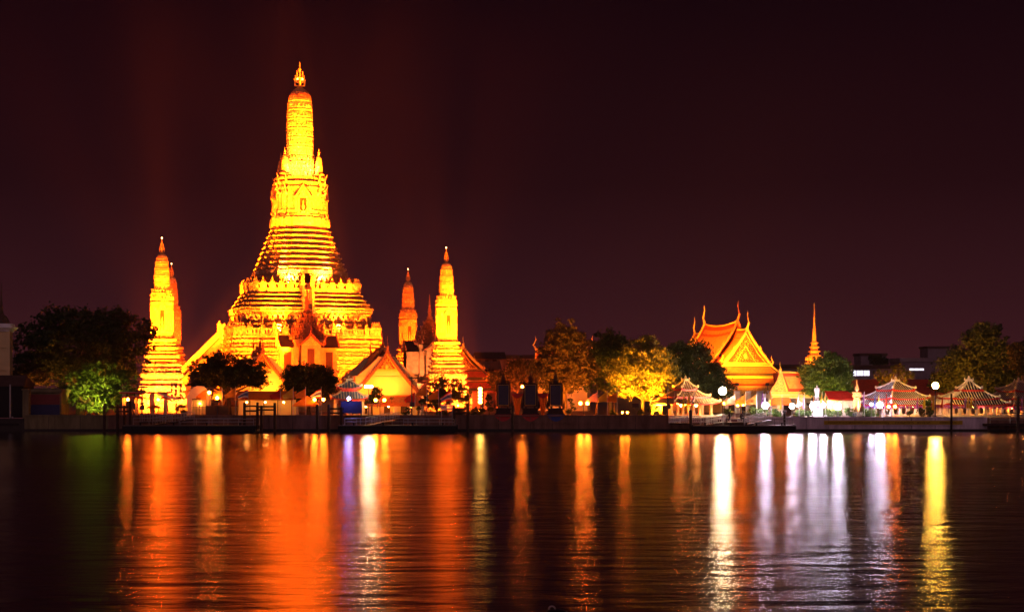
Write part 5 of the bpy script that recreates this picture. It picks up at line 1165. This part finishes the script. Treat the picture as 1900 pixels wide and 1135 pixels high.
seated('dark silhouetted person sitting hunched on the pier bench, right one of the pair', 1375, 221.2, PZ, R(60), dict(chest=(0, -.10, .93), neckb=(0, -.16, 1.08), neck=(0, -.18, 1.14), jaw=(0, -.23, 1.2), head=(0, -.22, 1.28), crown=(0, -.21, 1.35), nose=(0, -.34, 1.22), shl=(.2, -.1, 1.02), shr=(-.2, -.1, 1.02)), 1.25)
bt = thing('pier_bench', 'dark bench on a low platform on the pier, under the seated people', 'bench', at(1365, 221.3, PZ), 0)
q = MB(); q.box((0, -.05, -.22), (3.4, 1.4, .44)); q.build('platform', DARKW, bt)
q = MB(); q.box((0, .05, .44), (3.0, .42, .07)); q.build('seat', DARKW, bt)
for x in (-1.3, 1.3): q = MB(); q.box((x, .05, .2), (.08, .4, .4)); q.build('leg', DARKW, bt)
# standing pale statue on a lit pedestal
STAND = dict(pelvis=(0, 0, .95), waist=(0, .01, 1.12), chest=(0, 0, 1.36), neckb=(0, .01, 1.52), neck=(0, .01, 1.57), jaw=(0, -.02, 1.64), head=(0, 0, 1.72), crown=(0, .01, 1.79), nose=(0, -.12, 1.68), shl=(.20, 0, 1.46), ell=(.28, .03, 1.18), wrl=(.24, -.10, .94), shr=(-.20, 0, 1.46), elr=(-.27, .03, 1.18), wrr=(-.22, -.12, .95), hipl=(.10, 0, .92), knl=(.12, -.02, .50), anl=(.12, .02, .09), tol=(.13, -.13, .04), hipr=(-.10, 0, .92), knr=(-.13, -.04, .50), anr=(-.13, .0, .09), tor=(-.15, -.15, .04))
BRONZE = mat('pale_bronze', (.36, .30, .30), .5, .4, .2, 4)
D = 230; st = thing('standing_statue', 'grey standing statue of a man on a tall white floodlit pedestal', 'statue', at(1516, D), 0)
q = MB(); q.box((0, 0, .2), (3.4, 3.0, .4)); q.box((0, 0, .6), (2.6, 2.4, .4)); q.box((0, 0, 1.65), (1.5, 1.5, 1.8), taper=.9); q.box((0, 0, 2.55), (1.75, 1.75, .16)); q.build('pedestal', WHITE, st)
q = MB(); q.box((0, -.76, 1.6), (.7, .06, .5)); q.build('plaque', IRON, st)
so = body('figure', STAND, BRONZE, st); so.scale = (1.42,) * 3; so.location = (0, 0, 2.62)
q = MB(); q.ring([[(math.cos(a * math.pi / 5) * r, math.sin(a * math.pi / 5) * r * .75, z) for a in range(10)] for z, r in ((3.3, .30), (3.9, .30), (4.5, .34), (4.75, .26))]); q.build('coat', BRONZE, st, True)
# golden giant guardian
D = 229.5; gi = thing('giant_guardian_statue', 'golden demon giant statue with a tall spired crown, left of the pale pavilion', 'statue', at(1590, D), 0)
GJ = dict(STAND); GJ.update(ell=(.36, -.02, 1.22), wrl=(.07, -.26, 1.12), elr=(-.36, -.02, 1.22), wrr=(-.07, -.26, 1.10), knl=(.19, -.06, .5), anl=(.17, 0, .09), tol=(.25, -.12, .04), knr=(-.19, -.06, .5), anr=(-.17, 0, .09), tor=(-.25, -.12, .04))
q = MB(); q.box((0, 0, .35), (2.2, 2.0, .7)); q.box((0, 0, .78), (1.8, 1.7, .16)); q.build('pedestal', CREAM, gi)
go = body('figure', GJ, GOLDP, gi); go.scale = (2.05,) * 3; go.location = (0, 0, .86)
q = MB(); q.ring([[(math.cos(a * math.pi / 6) * r * 1.1, math.sin(a * math.pi / 6) * r * .8, z) for a in range(12)] for z, r in ((1.7, .62), (2.3, .58), (2.8, .50), (3.05, .42), (3.5, .50), (3.85, .52), (4.05, .3))]); q.lathe([(3.9, .75), (4.0, .8), (4.1, .5)], (0, 0, 0), 10, 1, .6); q.build('armour', GOLD, gi)
q = MB(); q.lathe([(4.35, .25), (4.45, .36), (4.6, .38), (4.65, .30), (4.8, .31), (4.85, .24), (5.0, .25), (5.05, .17), (5.2, .18), (5.3, .10), (5.6, .08), (6.1, .015)], (0, 0, 0), 10); q.build('crown', GOLD, gi)
q = MB(); q.tube([(0, -.62, 3.1), (0, -.62, .9)], [.10, .16], 8); q.ball((0, -.62, 3.15), .16, 8, 5); q.build('club', GOLDP, gi)
q = MB()
for s_ in (-1, 1): q.ball((s_ * .09, -.22, 4.32), .05, 6, 4); q.tube([(s_ * .06, -.26, 4.1), (s_ * .09, -.3, 4.24)], [.03, .008], 5)
q.build('face_ornament', WHITE, gi)

# ------------------------------------------------------------------ background buildings
def house(label, px0, px1, D, ytop, yeave, wallm, roofm, wins, rz=0, flat=False, lit=None):
    x0, x1 = at(px0, D).x, at(px1, D).x; l = x1 - x0; t = thing('house', label, 'house', ((x0 + x1) / 2, D, GROUND), rz, 'buildings behind the temple'); ze = zz(yeave, D) - GROUND; zr = zz(ytop, D) - GROUND
    w = MB(); w.box((0, 5, ze / 2), (l, 10, ze)); w.build('wall', wallm, t)
    r = MB()
    if flat: r.box((0, 5, (ze + zr) / 2), (l + .8, 10.8, zr - ze))
    else: r.add([(-l / 2 - .6, -.8, ze - .2), (l / 2 + .6, -.8, ze - .2), (l / 2 + .6, 10.8, ze - .2), (-l / 2 - .6, 10.8, ze - .2), (-l / 2 - .2, 5, zr), (l / 2 + .2, 5, zr)], [(0, 1, 5, 4), (2, 3, 4, 5), (0, 4, 3), (1, 2, 5), (3, 2, 1, 0)])
    r.build('roof', roofm, t)
    for i, (wx, wy, ww, wh) in enumerate(wins):
        q = MB(); X = at(wx, D).x - (x0 + x1) / 2; Z = zz(wy, D) - GROUND; sw, sh_ = ww / ppm(D), wh / ppm(D); q.box((X, -.02, Z), (sw + .3, .12, sh_ + .3)); f = q.build('window', WHITE if lit else DARKW, t)
        q = MB(); q.box((X, -.07, Z), (sw, .1, sh_)); q.build('pane', lit if lit else OPENING_SHADE, f)
    return t
RUST = mat('rust_plaster', (.36, .17, .10), .9, .1, .35, .5); DROOF = mat('dark_sheet_roof', (.09, .05, .04), .7, .2, .3, 1); MAUV = mat('mauve_concrete', (.26, .20, .22), .9, .1, .25, .3)
G_WIN = glow('cold_window_glow', (.85, .80, 1), 2.2)
house('old reddish house with a dark hipped roof behind the red side hall', 880, 935, 345, 652, 664, RUST, DROOF, [(889, 672, 4, 6), (903, 672, 4, 6), (918, 672, 5, 7)])
house('lower reddish house with a row of small windows, in front of the old dark-roofed one', 884, 926, 330, 669, 683, RUST, TILE_B, [(902, 686, 3, 6), (908, 686, 3, 6), (914, 686, 3, 6)])
house('flat roofed rust coloured block with square windows, left of the tall rugged tree', 928, 992, 350, 658, 665, RUST, DROOF, [(948, 677, 4, 5), (957, 681, 11, 11), (974, 677, 4, 6), (983, 678, 4, 5)], flat=True)
house('long low dark building with a strip of cold lit windows, right of the green tree', 1576, 1672, 335, 677, 684, MAUV, DROOF, [(1586, 692, 5, 9), (1592.5, 692, 5, 9), (1599, 692, 5, 9), (1605.5, 692, 5, 9), (1611, 692, 4, 9)], flat=True, lit=G_WIN)
house('mauve block with a thin strip of cold lit windows, left of the huge right tree', 1672, 1745, 350, 664, 671, MAUV, MAUV, [(1692, 685, 8, 3), (1701, 685, 8, 3), (1710, 685, 8, 3)], flat=True, lit=G_WIN)
house('far dim tower block on the right skyline', 1722, 1760, 520, 642, 646, MAUV, DROOF, [], flat=True)
house('far dim low block with a tree on its roof line', 1598, 1645, 480, 655, 660, MAUV, DROOF, [], flat=True)
house('far dim dark roofed block behind the gilt gate', 1432, 1482, 380, 676, 684, MAUV, DROOF, [], flat=True)
tree('far_tree', 'tiny far dark tree on the right skyline, between the far blocks', 'tree', 1630, 470, [(1625, 667, 12, 8, 0), (1638, 672, 12, 6, 0)], 1500, .8, LEAF_D, 21, .3, 1.0)
cl = thing('cloister_gallery', 'long maroon roofed gallery behind the golden giant and the pale pavilions', 'gallery', at(1665, 290), R(6))
q = MB(); q.box((0, 4, 1.6), (22, 8, 3.2)); q.build('wall', RUST, cl)
q = MB(); q.add([(-12, -1, 3.1), (12, -1, 3.1), (11, 4, 6.4), (-10, 4, 6.4), (-12, 9, 3.1), (12, 9, 3.1)], [(0, 1, 2, 3), (3, 2, 5, 4), (0, 3, 4), (1, 5, 2)]); q.build('roof', TILE_R, cl)
q = MB(); horn(q, (-10, 4, 6.4), (-1, 0), 2.0, .2); horn(q, (-12, -1, 3.2), (-1, 0), 2.0, .2); q.build('chofa_horn', BARGE, cl)
aw = thing('red_awning_stall', 'stall with a pinkish red sloping awning left of the golden giant', 'stall', at(1562, 236), 0)
q = MB(); q.add([(-2.6, -2, 2.9), (2.4, -2, 2.9), (1.2, 1, 4.2), (-2.6, 1, 4.2), (-2.6, -2, 2.75), (2.4, -2, 2.75), (1.2, 1, 4.05), (-2.6, 1, 4.05)], [(0, 1, 2, 3), (7, 6, 5, 4), (0, 4, 5, 1), (1, 5, 6, 2), (2, 6, 7, 3), (3, 7, 4, 0)]); q.build('awning', CLOTH['red'], aw)
for x in (-2.4, -.2, 2.1): c = MB(); c.box((x, -1.8, 1.4), (.12, .12, 2.8)); c.build('post', RAIL, aw)
c = MB(); c.box((0, .5, 1.3), (4.6, .1, 2.6)); c.build('back_panel', CREAM, aw)

# ---- left end of the bank
lt = thing('corner_belfry', 'pale pillared belfry with a dark bell roof and needle, cut by the left edge', 'belfry', at(2, 236), R(8))
q = MB(); hb = zz(612, 236) - GROUND; q.box((0, 0, hb / 2), (3.0, 3.0, hb)); q.box((1.45, -1.45, hb / 2), (.5, .5, hb)); q.box((-1.45, -1.45, hb / 2), (.5, .5, hb)); q.box((0, 0, hb * .55), (3.5, 3.5, .5)); q.box((0, 0, hb * .8), (3.3, 3.3, .25)); q.build('pillar_block', OCHRE, lt)
q = MB(); q.plan([(hb - .3, 1.7), (hb, 1.9), (hb + .3, 2.3), (hb + .5, 2.3), (hb + .55, 1.9), (hb + 1, 1.8)], PL_SQ); q.build('cornice', WHITE, lt)
q = MB(); q.lathe([(hb + 1, 1.3), (hb + 1.5, 1.3), (hb + 2.2, .9), (hb + 2.6, .4), (hb + 3.5, .25), (hb + 5, .14), (hb + 8, .03)], (0, 0, 0), 10); q.build('bell_roof', DARKST, lt)
bb_ = thing('boathouse', 'black unlit boathouse at the left edge of the bank, with a plank quay', 'boathouse', at(14, 229), 0)
q = MB(); q.box((0, 2, 2.6), (5.4, 5, 5.2)); q.build('wall', HULL, bb_)
q = MB(); q.add([(-3.1, -.9, 5.0), (3.0, -.9, 5.0), (3.0, 5, 5.0), (-3.1, 5, 5.0), (-2.6, 2, 6.8), (2.4, 2, 6.8)], [(0, 1, 5, 4), (2, 3, 4, 5), (0, 4, 3), (1, 2, 5), (3, 2, 1, 0)]); q.build('roof', DROOF, bb_)
q = MB(); q.box((0, -2.2, -1.0), (6.2, 3.6, .3)); q.build('quay', HULL, bb_)
for x in (-1.6, 1.9): c = MB(); c.lathe([(-.9, .16), (.1, .16), (.2, .1)], (x, -3.3, 0), 8); c.build('bollard', RAIL, bb_)
c = MB(); c.tube([(1.1, -2.0, -.8), (1.1, -2.0, 5.3)], .13, 6); c.build('gutter_post', RAIL, bb_)
pl_ = thing('brick_pier', 'rough stained gate pier at the left end of the olive wall', 'gate pier', at(49, 226), 0)
q = MB(); q.box((0, 0, 1.2), (1.0, .9, 6.6)); q.box((0, 0, 4.5), (1.25, 1.1, .25)); q.box((0, 0, -1.6), (1.5, 1.2, 1.0)); q.build('shaft', WALLO, pl_)
hut = thing('shuttered_hut', 'flat roofed hut with maroon and dark blue shutters behind the olive wall', 'hut', at(82, 228), 0)
q = MB(); q.box((0, 2, 2.1), (5.4, 4, 4.2)); q.build('wall', WALLO, hut)
q = MB(); q.box((0, 1.9, 4.3), (5.8, 4.6, .5)); q.build('roof', WALLO, hut)
q = MB(); q.box((0, -.04, 2.9), (4.9, .1, 1.6)); q.build('maroon_shutter', mat('maroon_shutter_paint', (.20, .035, .03), .6, .3, .2, 2), hut)
q = MB(); q.box((0, -.04, 1.1), (4.9, .1, 1.9)); q.build('blue_shutter', mat('blue_shutter_paint', (.03, .035, .10), .6, .3, .2, 2), hut)
ar = thing('gated_arch', 'arched gateway with a lit barred gate under the left edge of the round dark tree', 'gateway', at(372, 231), 0)
q = MB(); pts = [(-2.2, 0), (-1.45, 0), (-1.45, 3.0), (1.05, 3.0), (1.05, 0), (1.6, 0), (1.6, 3.4), (1.2, 4.3), (.4, 5.0), (-.6, 5.1), (-1.6, 4.5), (-2.2, 3.4)]
q.prism(pts, 0, .6); q.build('arch', CREAM, ar)
q = MB(); q.box((-.2, .5, 1.5), (2.5, .1, 3.0)); q.build('inner_panel', OCHRE, ar)
q = MB()
for i in range(5): q.box((-1.3 + i * .55, .1, 1.5), (.07, .07, 3.0))
for z in (.4, 1.6, 2.9): q.box((-.2, .1, z), (2.5, .08, .08))
q.build('barred_gate', IRON, ar)
bulbs(ar, [(-.2, .3, 2.2)], G_CEIL, .12)
af = thing('landing_awning', 'white and red edged landing roof on pale columns under the brightest left tower', 'shelter', at(282, 230), 0)
q = MB(); q.box((-1, 0, 4.0), (7.6, 3.6, .22)); q.box((-2.8, -1.0, 3.3), (3.2, 2.4, .16)); q.build('roof_slab', CREAM, af)
q = MB(); q.box((-1, -1.83, 3.95), (7.7, .08, .22)); q.box((-2.6, -2.2, 3.25), (3.3, .08, .2)); q.add([(1.2, -1.9, 3.8), (3.9, -1.9, 2.7), (3.9, -1.9, 2.5), (1.2, -1.9, 3.6)], [(0, 1, 2, 3)]); q.build('red_edge', REDP, af)
q = MB(); q.add([(1.2, -1.86, 4.05), (4.0, -1.86, 2.95), (4.0, 1.5, 2.95), (1.2, 1.5, 4.05), (1.2, -1.86, 3.85), (4.0, -1.86, 2.75), (4.0, 1.5, 2.75), (1.2, 1.5, 3.85)], [(0, 1, 2, 3), (7, 6, 5, 4), (0, 4, 5, 1), (1, 5, 6, 2)]); q.build('roof_slope', WHITE, af)
for x, w_ in ((-4.2, .5), (-2.2, .3), (.35, .75), (2.5, .6)): c = MB(); c.box((x, -1.2, 1.9), (w_, .5, 3.9)); c.build('column', OCHRE, af)
um = thing('market_umbrella', 'small orange market umbrella before the pale landing columns', 'umbrella', at(285, 228), 0)
q = MB(); q.lathe([(2.05, .05), (1.95, .5), (1.7, 1.1), (1.5, 1.25), (1.52, 1.2), (1.9, .5)], (0, 0, 0), 10); q.build('canopy', CLOTH['orange'], um); q = MB(); q.tube([(0, 0, 0), (0, 0, 2.1)], .035); q.build('pole', RAIL, um)
tn = thing('market_tent', 'orange peaked market tent left of the twin lamps', 'tent', at(568, 229.5), 0)
q = MB(); q.add([(-2.0, -1.6, 2.0), (2.2, -1.6, 2.0), (2.2, 1.6, 2.0), (-2.0, 1.6, 2.0), (.1, 0, 3.5), (-2.0, -1.6, 1.75), (2.2, -1.6, 1.75)], [(0, 1, 4), (1, 2, 4), (2, 3, 4), (3, 0, 4), (0, 5, 6, 1)]); q.build('canopy', CLOTH['orange'], tn)
for x in (-1.9, 2.1): c = MB(); c.box((x, -1.5, 1), (.08, .08, 2)); c.build('post', RAIL, tn)
bulbs(tn, [(0, 0, 1.9)], G_CEIL, .12)
lr = thing('long_market_roof', 'long low orange market roof before the left gabled hall', 'shelter', at(492, 231), 0)
q = MB(); q.add([(-4.8, -1.5, 2.9), (4.8, -1.5, 2.9), (4.8, 2, 4.2), (-4.8, 2, 4.2), (-4.8, -1.5, 2.75), (4.8, -1.5, 2.75), (4.8, 2, 4.05), (-4.8, 2, 4.05)], [(0, 1, 2, 3), (7, 6, 5, 4), (0, 4, 5, 1), (1, 5, 6, 2), (2, 6, 7, 3), (3, 7, 4, 0)]); q.build('roof', CLOTH['orange'], lr)
q = MB(); q.box((0, 1.8, 1.4), (9.4, .12, 2.8)); q.build('back_wall', OCHRE, lr)
for i in range(5): c = MB(); c.box((-4.5 + i * 2.25, -1.3, 1.4), (.12, .12, 2.8)); c.build('post', DARKW, lr)
bulbs(lr, [(-3, 0, 2.4), (0, 0, 2.4), (3, 0, 2.4)], G_CEIL, .12)
# crossarm posts and the loudspeaker rack
for px, py, lb in ((764, 698, 'dark utility post with a crossarm before the glowing yellow gable'), (1239, 709, 'dark utility post with a small crossarm left of the landing pavilion'), (263, 715, 'plain dark utility post left of the white awning')):
    t = thing('utility_post', lb, 'utility post', at(px, 226.5), 0, 'dark utility posts'); h = zz(py, 226.5) - GROUND
    q = MB(); q.lathe([(-.2, .13), (h, .09)], (0, 0, 0), 8); q.build('pole', IRON, t); q = MB(); q.box((.25, -.1, h - .25), (1.5, .14, .2)); q.tube([(.05, -.1, h - .9), (.7, -.1, h - .35)], .04); q.build('crossarm', IRON, t)
    q = MB(); q.box((.1, -.2, h * .32), (.7, .3, .75)); q.build('control_box', IRON, t)
lsr = thing('loudspeaker_rack', 'bare post hung with rows of small round flood heads before the brightest left tower', 'light rack', at(327, 234), 0)
q = MB(); hh = zz(707, 234) - GROUND; q.tube([(0, 0, 0), (0, 0, hh)], .07)
for k in range(4): q.box((0, 0, hh - .3 - k * .75), (2.4 - .25 * (k == 0), .06, .06))
q.build('frame', IRON, lsr)
for k in range(3):
    for x in (-.7, -.1 + .2 * k * 0, .75): q = MB(); q.lathe([(0, .16), (.12, .24), (.2, .24)], (0, 0, 0), 8); q.build('lamp_head', IRON, lsr, loc=(x, 0, hh - .75 - k * .75), rot=(R(90), 0, 0))
for x in (-.55, .45): q = MB(); q.box((x, -.05, hh - 2.75), (.65, .3, .45)); q.build('control_box', DARKW, lsr)
# dark mooring buoy close to the camera, at the bottom edge
by = thing('mooring_buoy', 'black rounded mooring buoy close by, cut by the bottom edge', 'buoy', at(1033, 44.5, 0), 0)
q = MB(); q.lathe([(-.6, .3), (-.2, .40), (.05, .42), (.16, .36), (.23, .2), (.25, .05)], (0, 0, 0), 20); q.build('float', HULL, by, True)
q = MB(); ring = [(math.cos(a * math.pi / 6) * .10, 0, .25 + math.sin(a * math.pi / 6) * .10) for a in range(7)]; q.tube([(x - .15, y, z) for x, y, z in ring], .022, 6); q.build('lifting_ring', RAIL, by)

# ------------------------------------------------------------------ floodlights (each a fixture with its lamp)
HOUS = mat('floodlight_housing', (.06, .06, .06), .5, .4, .2); LENS = glow('floodlight_lens', (1, .5, .12), 6)
def flood(label, p, tgt, watts, col, ang, blend=1.0, r=.35, group='ground floodlights aimed at the temple', mast=True):
    p, tgt = Vector(p), Vector(tgt); d = (tgt - p).normalized(); q_ = d.to_track_quat('-Z', 'Y')
    t = thing('floodlight', label, 'floodlight', (p.x, p.y, max(0, p.z - 1.0) if p.z > 3.4 else GROUND), 0, group); o = p - t.location
    m = MB(); a = d.cross(Vector((0, 0, 1))).normalized(); b_ = a.cross(d)
    c0 = [o - d * .35 + a * sx * .2 + b_ * sy * .15 for sx, sy in ((-1, -1), (1, -1), (1, 1), (-1, 1))]; c1 = [o - d * .05 + a * sx * .34 + b_ * sy * .26 for sx, sy in ((-1, -1), (1, -1), (1, 1), (-1, 1))]
    m.ring([c0, c1]); m.tube([(o.x, o.y, 0), (o.x, o.y, o.z - .1)], .06, 6); m.build('housing', HOUS, t)
    m = MB(); m.add([x + d * .012 for x in [o - d * .05 + a * sx * .3 + b_ * sy * .22 for sx, sy in ((-1, -1), (1, -1), (1, 1), (-1, 1))]], [(0, 1, 2, 3)]); m.build('lens', LENS, t)
    l = bpy.data.lights.new('flood_lamp', 'SPOT'); l.energy = watts; l.color = col; l.spot_size = R(ang); l.spot_blend = blend; l.shadow_soft_size = r
    lo = bpy.data.objects.new('flood_lamp', l); C.objects.link(lo); lo.parent = t; lo.location = o + d * .5; lo.rotation_euler = q_.to_euler()
    return t
FC = (1.0, .128, .0014); FH = (1.0, .15, .010); KW = 17500.0; KH = 3300.0
MM = Matrix.Translation(main.location) @ Matrix.Rotation(PHI, 4, 'Z')
def ml(x, y, z): return MM @ Vector((x, y, z))
n_ = 0
for nm, (x, y, z), tg, kw, an in (('front left lawn', (-17, -33, 5), (-5, -8, 20), 38, 75), ('front right lawn', (17, -33, 5), (5, -8, 20), 38, 75), ('front left lawn, steep', (-12, -31, 5), (0, -2, 40), 300, 27), ('front right lawn, steep', (12, -31, 5), (0, -2, 40), 300, 27),
                     ('front left lawn, first narrow beam', (-7, -30, 6), (0, 0, 48), 150, 11), ('front right lawn, first narrow beam', (7, -30, 6), (0, 0, 48), 150, 11), ('front left lawn, second narrow beam', (-8, -30, 6), (0, 0, 55), 190, 11), ('front right lawn, second narrow beam', (8, -30, 6), (0, 0, 55), 190, 11), ('front left lawn, third narrow beam', (-9, -30, 6), (0, 0, 62), 240, 11), ('front right lawn, third narrow beam', (9, -30, 6), (0, 0, 62), 240, 11), ('front left lawn, fourth narrow beam', (-10, -30, 6), (0, 0, 67), 200, 11), ('front right lawn, fourth narrow beam', (10, -30, 6), (0, 0, 67), 200, 11), ('left side court', (-36, -6, 4), (-9, 0, 16), 50, 60), ('left side court, steep', (-30, -4, 4), (0, 0, 36), 330, 24),
                     ('right side court', (36, -8, 4), (9, 0, 16), 50, 60), ('right side court, steep', (30, -6, 4), (0, 0, 36), 330, 24), ('left side court, narrow beam', (-28, 0, 4), (0, 0, 57), 170, 13), ('right side court, narrow beam', (28, -2, 4), (0, 0, 57), 170, 13)):
    flood('floodlight in the %s, aimed at the great tower' % nm, ml(x, y, z), ml(*tg), kw * KW, FC, an)
# small heads on the terraces, wash the mouldings from close below
for nm, (x, y, z), tg, kw, an in (('lower terrace left of the stairs', (-6, -15.5, 15.9), (-3, -10, 24), 22, 120), ('lower terrace right of the stairs', (6, -15.5, 15.9), (3, -10, 24), 22, 120), ('middle terrace left of the stairs', (-3.5, -11.5, 25.5), (-1.5, -6, 36), 40, 100), ('middle terrace right of the stairs', (3.5, -11.5, 25.5), (1.5, -6, 36), 40, 100),
                     ('niche storey top, left', (-3.2, -6.4, 49.6), (-.5, -3, 53), 5, 110), ('niche storey top, right', (3.2, -6.4, 49.6), (.5, -3, 53), 5, 110)):
    flood('small floodlight on the %s of the great tower' % nm, ml(x, y, z), ml(*tg), kw * KW, FH, an, group='small floodlights on the terraces')
# corner towers
def tower_floods(px, D, nm, k, col=FC, base=1.0):
    b_ = at(px, D, 0); c, s_ = math.cos(PHI), math.sin(PHI)
    for sd in (-1, 1):
        p = b_ + Vector((c * 6 * sd + s_ * 11, -c * 11 + s_ * 6 * sd, 3.4)); flood('floodlight at the foot of the %s, %s head' % (nm, 'left' if sd < 0 else 'right'), p, b_ + Vector((0, 0, 22)), 44 * KW * k, col, 40); p = b_ + Vector((c * 4 * sd + s_ * 21, -c * 21 + s_ * 4 * sd, 4.2)); flood('far floodlight in front of the %s, %s head' % (nm, 'left' if sd < 0 else 'right'), p, b_ + Vector((0, 0, 22)), 66 * KW * k, col, 32)
        p = b_ + Vector((c * 5 * sd + s_ * 9.5, -c * 9.5 + s_ * 5 * sd, 3.2)); flood('low floodlight at the foot of the %s, %s head' % (nm, 'left' if sd < 0 else 'right'), p, b_ + Vector((0, 0, 8)), 6 * KW * k * base, FH, 90)
tower_floods(300, 269, 'brightest left slender tower', 1.15, FC, 1.5); tower_floods(828, 288, 'white-hot slender tower', 1.15, FC, 1.2); tower_floods(757, 341, 'amber slender tower', .62, (1, .10, .001), .6); tower_floods(318, 326, 'dim orange slender tower', .2, (1, .06, .001), .4)
# halls
flood('floodlight on the skirt roof of the right gabled hall', at(727, 246.8, 5.2), at(722, 250, 9), 1.5 * KH, (1, .22, .012), 150)
flood('floodlight on the lawn aimed at the right gabled hall', at(700, 236, 4.5), at(717, 250, 9), 8 * KH, (1, .16, .004), 70)
flood('floodlight on the skirt roof of the left gabled hall', at(500, 246.8, 5.2), at(498, 250, 9), 1.5 * KH, (1, .22, .012), 150)
flood('floodlight on the lawn aimed at the left gabled hall', at(520, 238, 6.5), at(490, 250, 9), 7 * KH, (1, .16, .004), 70)
flood('floodlight aimed at the front chapel', at(588, 262, 3.4), at(570, 278, 13), 46 * KH, (1, .085, .002), 60)
flood('floodlight aimed at the lilac chapel', at(775, 300, 3.4), at(797, 314, 13), 10 * KH, (1, .30, .12), 70)
flood('floodlight aimed at the red side hall', at(872, 286, 3.4), at(866, 306, 10), 16 * KH, (1, .05, .003), 70)
flood('floodlight on a mast aimed at the carved pediment, left', at(1368, 252, 7.5), at(1384, 267, 14), 24 * KH, (1, .24, .008), 62)
flood('floodlight on a mast aimed at the carved pediment, right', at(1424, 252, 7.5), at(1386, 267, 14), 24 * KH, (1, .24, .008), 62)
flood('floodlight aimed at the ordination hall roof', at(1290, 256, 9), at(1345, 278, 17), 85 * KH, (1, .22, .006), 50)
flood('floodlight aimed at the needle gate', at(1500, 254, 4), at(1511, 266, 13), 40 * KH, (1, .2, .008), 50)
flood('floodlight aimed at the gilt gate', at(1456, 236, 3.0), at(1447, 243, 8), 5 * KH, (1, .2, .008), 80)
flood('floodlight aimed at the golden giant', at(1586, 226.6, 2.7), at(1590, 229.5, 6), 1.1 * KH, (1, .13, .005), 80)
flood('floodlight aimed at the hidden hall', at(1060, 280, 6), at(1060, 290, 15), 14 * KH, (1, .13, .005), 80)
# trees lit from below
flood('floodlight aimed at the left slope of the right gabled hall roof', at(648, 244, 4.5), at(700, 256, 10), 4 * KH, (1, .09, .003), 70)
flood('dim floodlight under the huge dark left tree', at(215, 241, 3.0), at(215, 247, 12), 5 * KH, (1, .22, .015), 110, group='floodlights under the trees')
flood('dim floodlight at the left foot of the huge dark tree', at(80, 240, 3.0), at(95, 247, 12), 2.2 * KH, (1, .30, .03), 110, group='floodlights under the trees')
flood('floodlight under the leafy green-lit tree', at(165, 227.2, 2.6), at(182, 234, 7.5), 3.4 * KH, (.95, .82, .10), 100, group='floodlights under the trees')
flood('floodlight under the broad yellow tree, left', at(1165, 227.4, 2.6), at(1180, 236, 9.5), 48 * KH, (1, .33, .010), 90, group='floodlights under the trees')
flood('floodlight under the broad yellow tree, right', at(1222, 227.4, 2.6), at(1210, 236, 9.5), 48 * KH, (1, .33, .010), 90, group='floodlights under the trees')
flood('floodlight under the golden cloud-clipped tree', at(1668, 247.5, 3.0), at(1668, 252, 10), 4 * KH, (1, .32, .015), 90, group='floodlights under the trees')
flood('floodlight under the huge right tree', at(1780, 248, 6.0), at(1795, 262, 12), 9 * KH, (1, .30, .02), 90, group='floodlights under the trees')
flood('floodlight under the green tree behind the statue', at(1530, 233, 3.0), at(1535, 242, 9), 3.4 * KH, (1, .66, .10), 100, group='floodlights under the trees')
flood('floodlight under the tall rugged tree', at(1052, 233, 3.0), at(1050, 246, 11), 18 * KH, (1, .22, .01), 100, group='floodlights under the trees')
flood('floodlight under the reddish far tree', at(950, 266, 3.0), at(955, 276, 8), 9 * KH, (1, .12, .008), 110, group='floodlights under the trees')
flood('floodlight on the court behind the left belfry', at(26, 229, 3.2), at(8, 236, 10), 1.2 * KH, (1, .16, .006), 90)

# ------------------------------------------------------------------ haze
HZ = MB(); HZ.box((0, 240, 48), (1500, 760, 106)); hz = bpy.data.materials.new('haze_air'); hz.use_nodes = True; nt = hz.node_tree; nt.nodes.clear()
pv = nt.nodes.new('ShaderNodeVolumePrincipled'); pv.inputs['Color'].default_value = (.95, .62, .52, 1); pv.inputs['Density'].default_value = .00009; pv.inputs['Anisotropy'].default_value = .0
o_ = nt.nodes.new('ShaderNodeOutputMaterial'); nt.links.new(pv.outputs[0], o_.inputs['Volume'])
if HAZE: tag(HZ.build('haze', hz), kind='stuff')
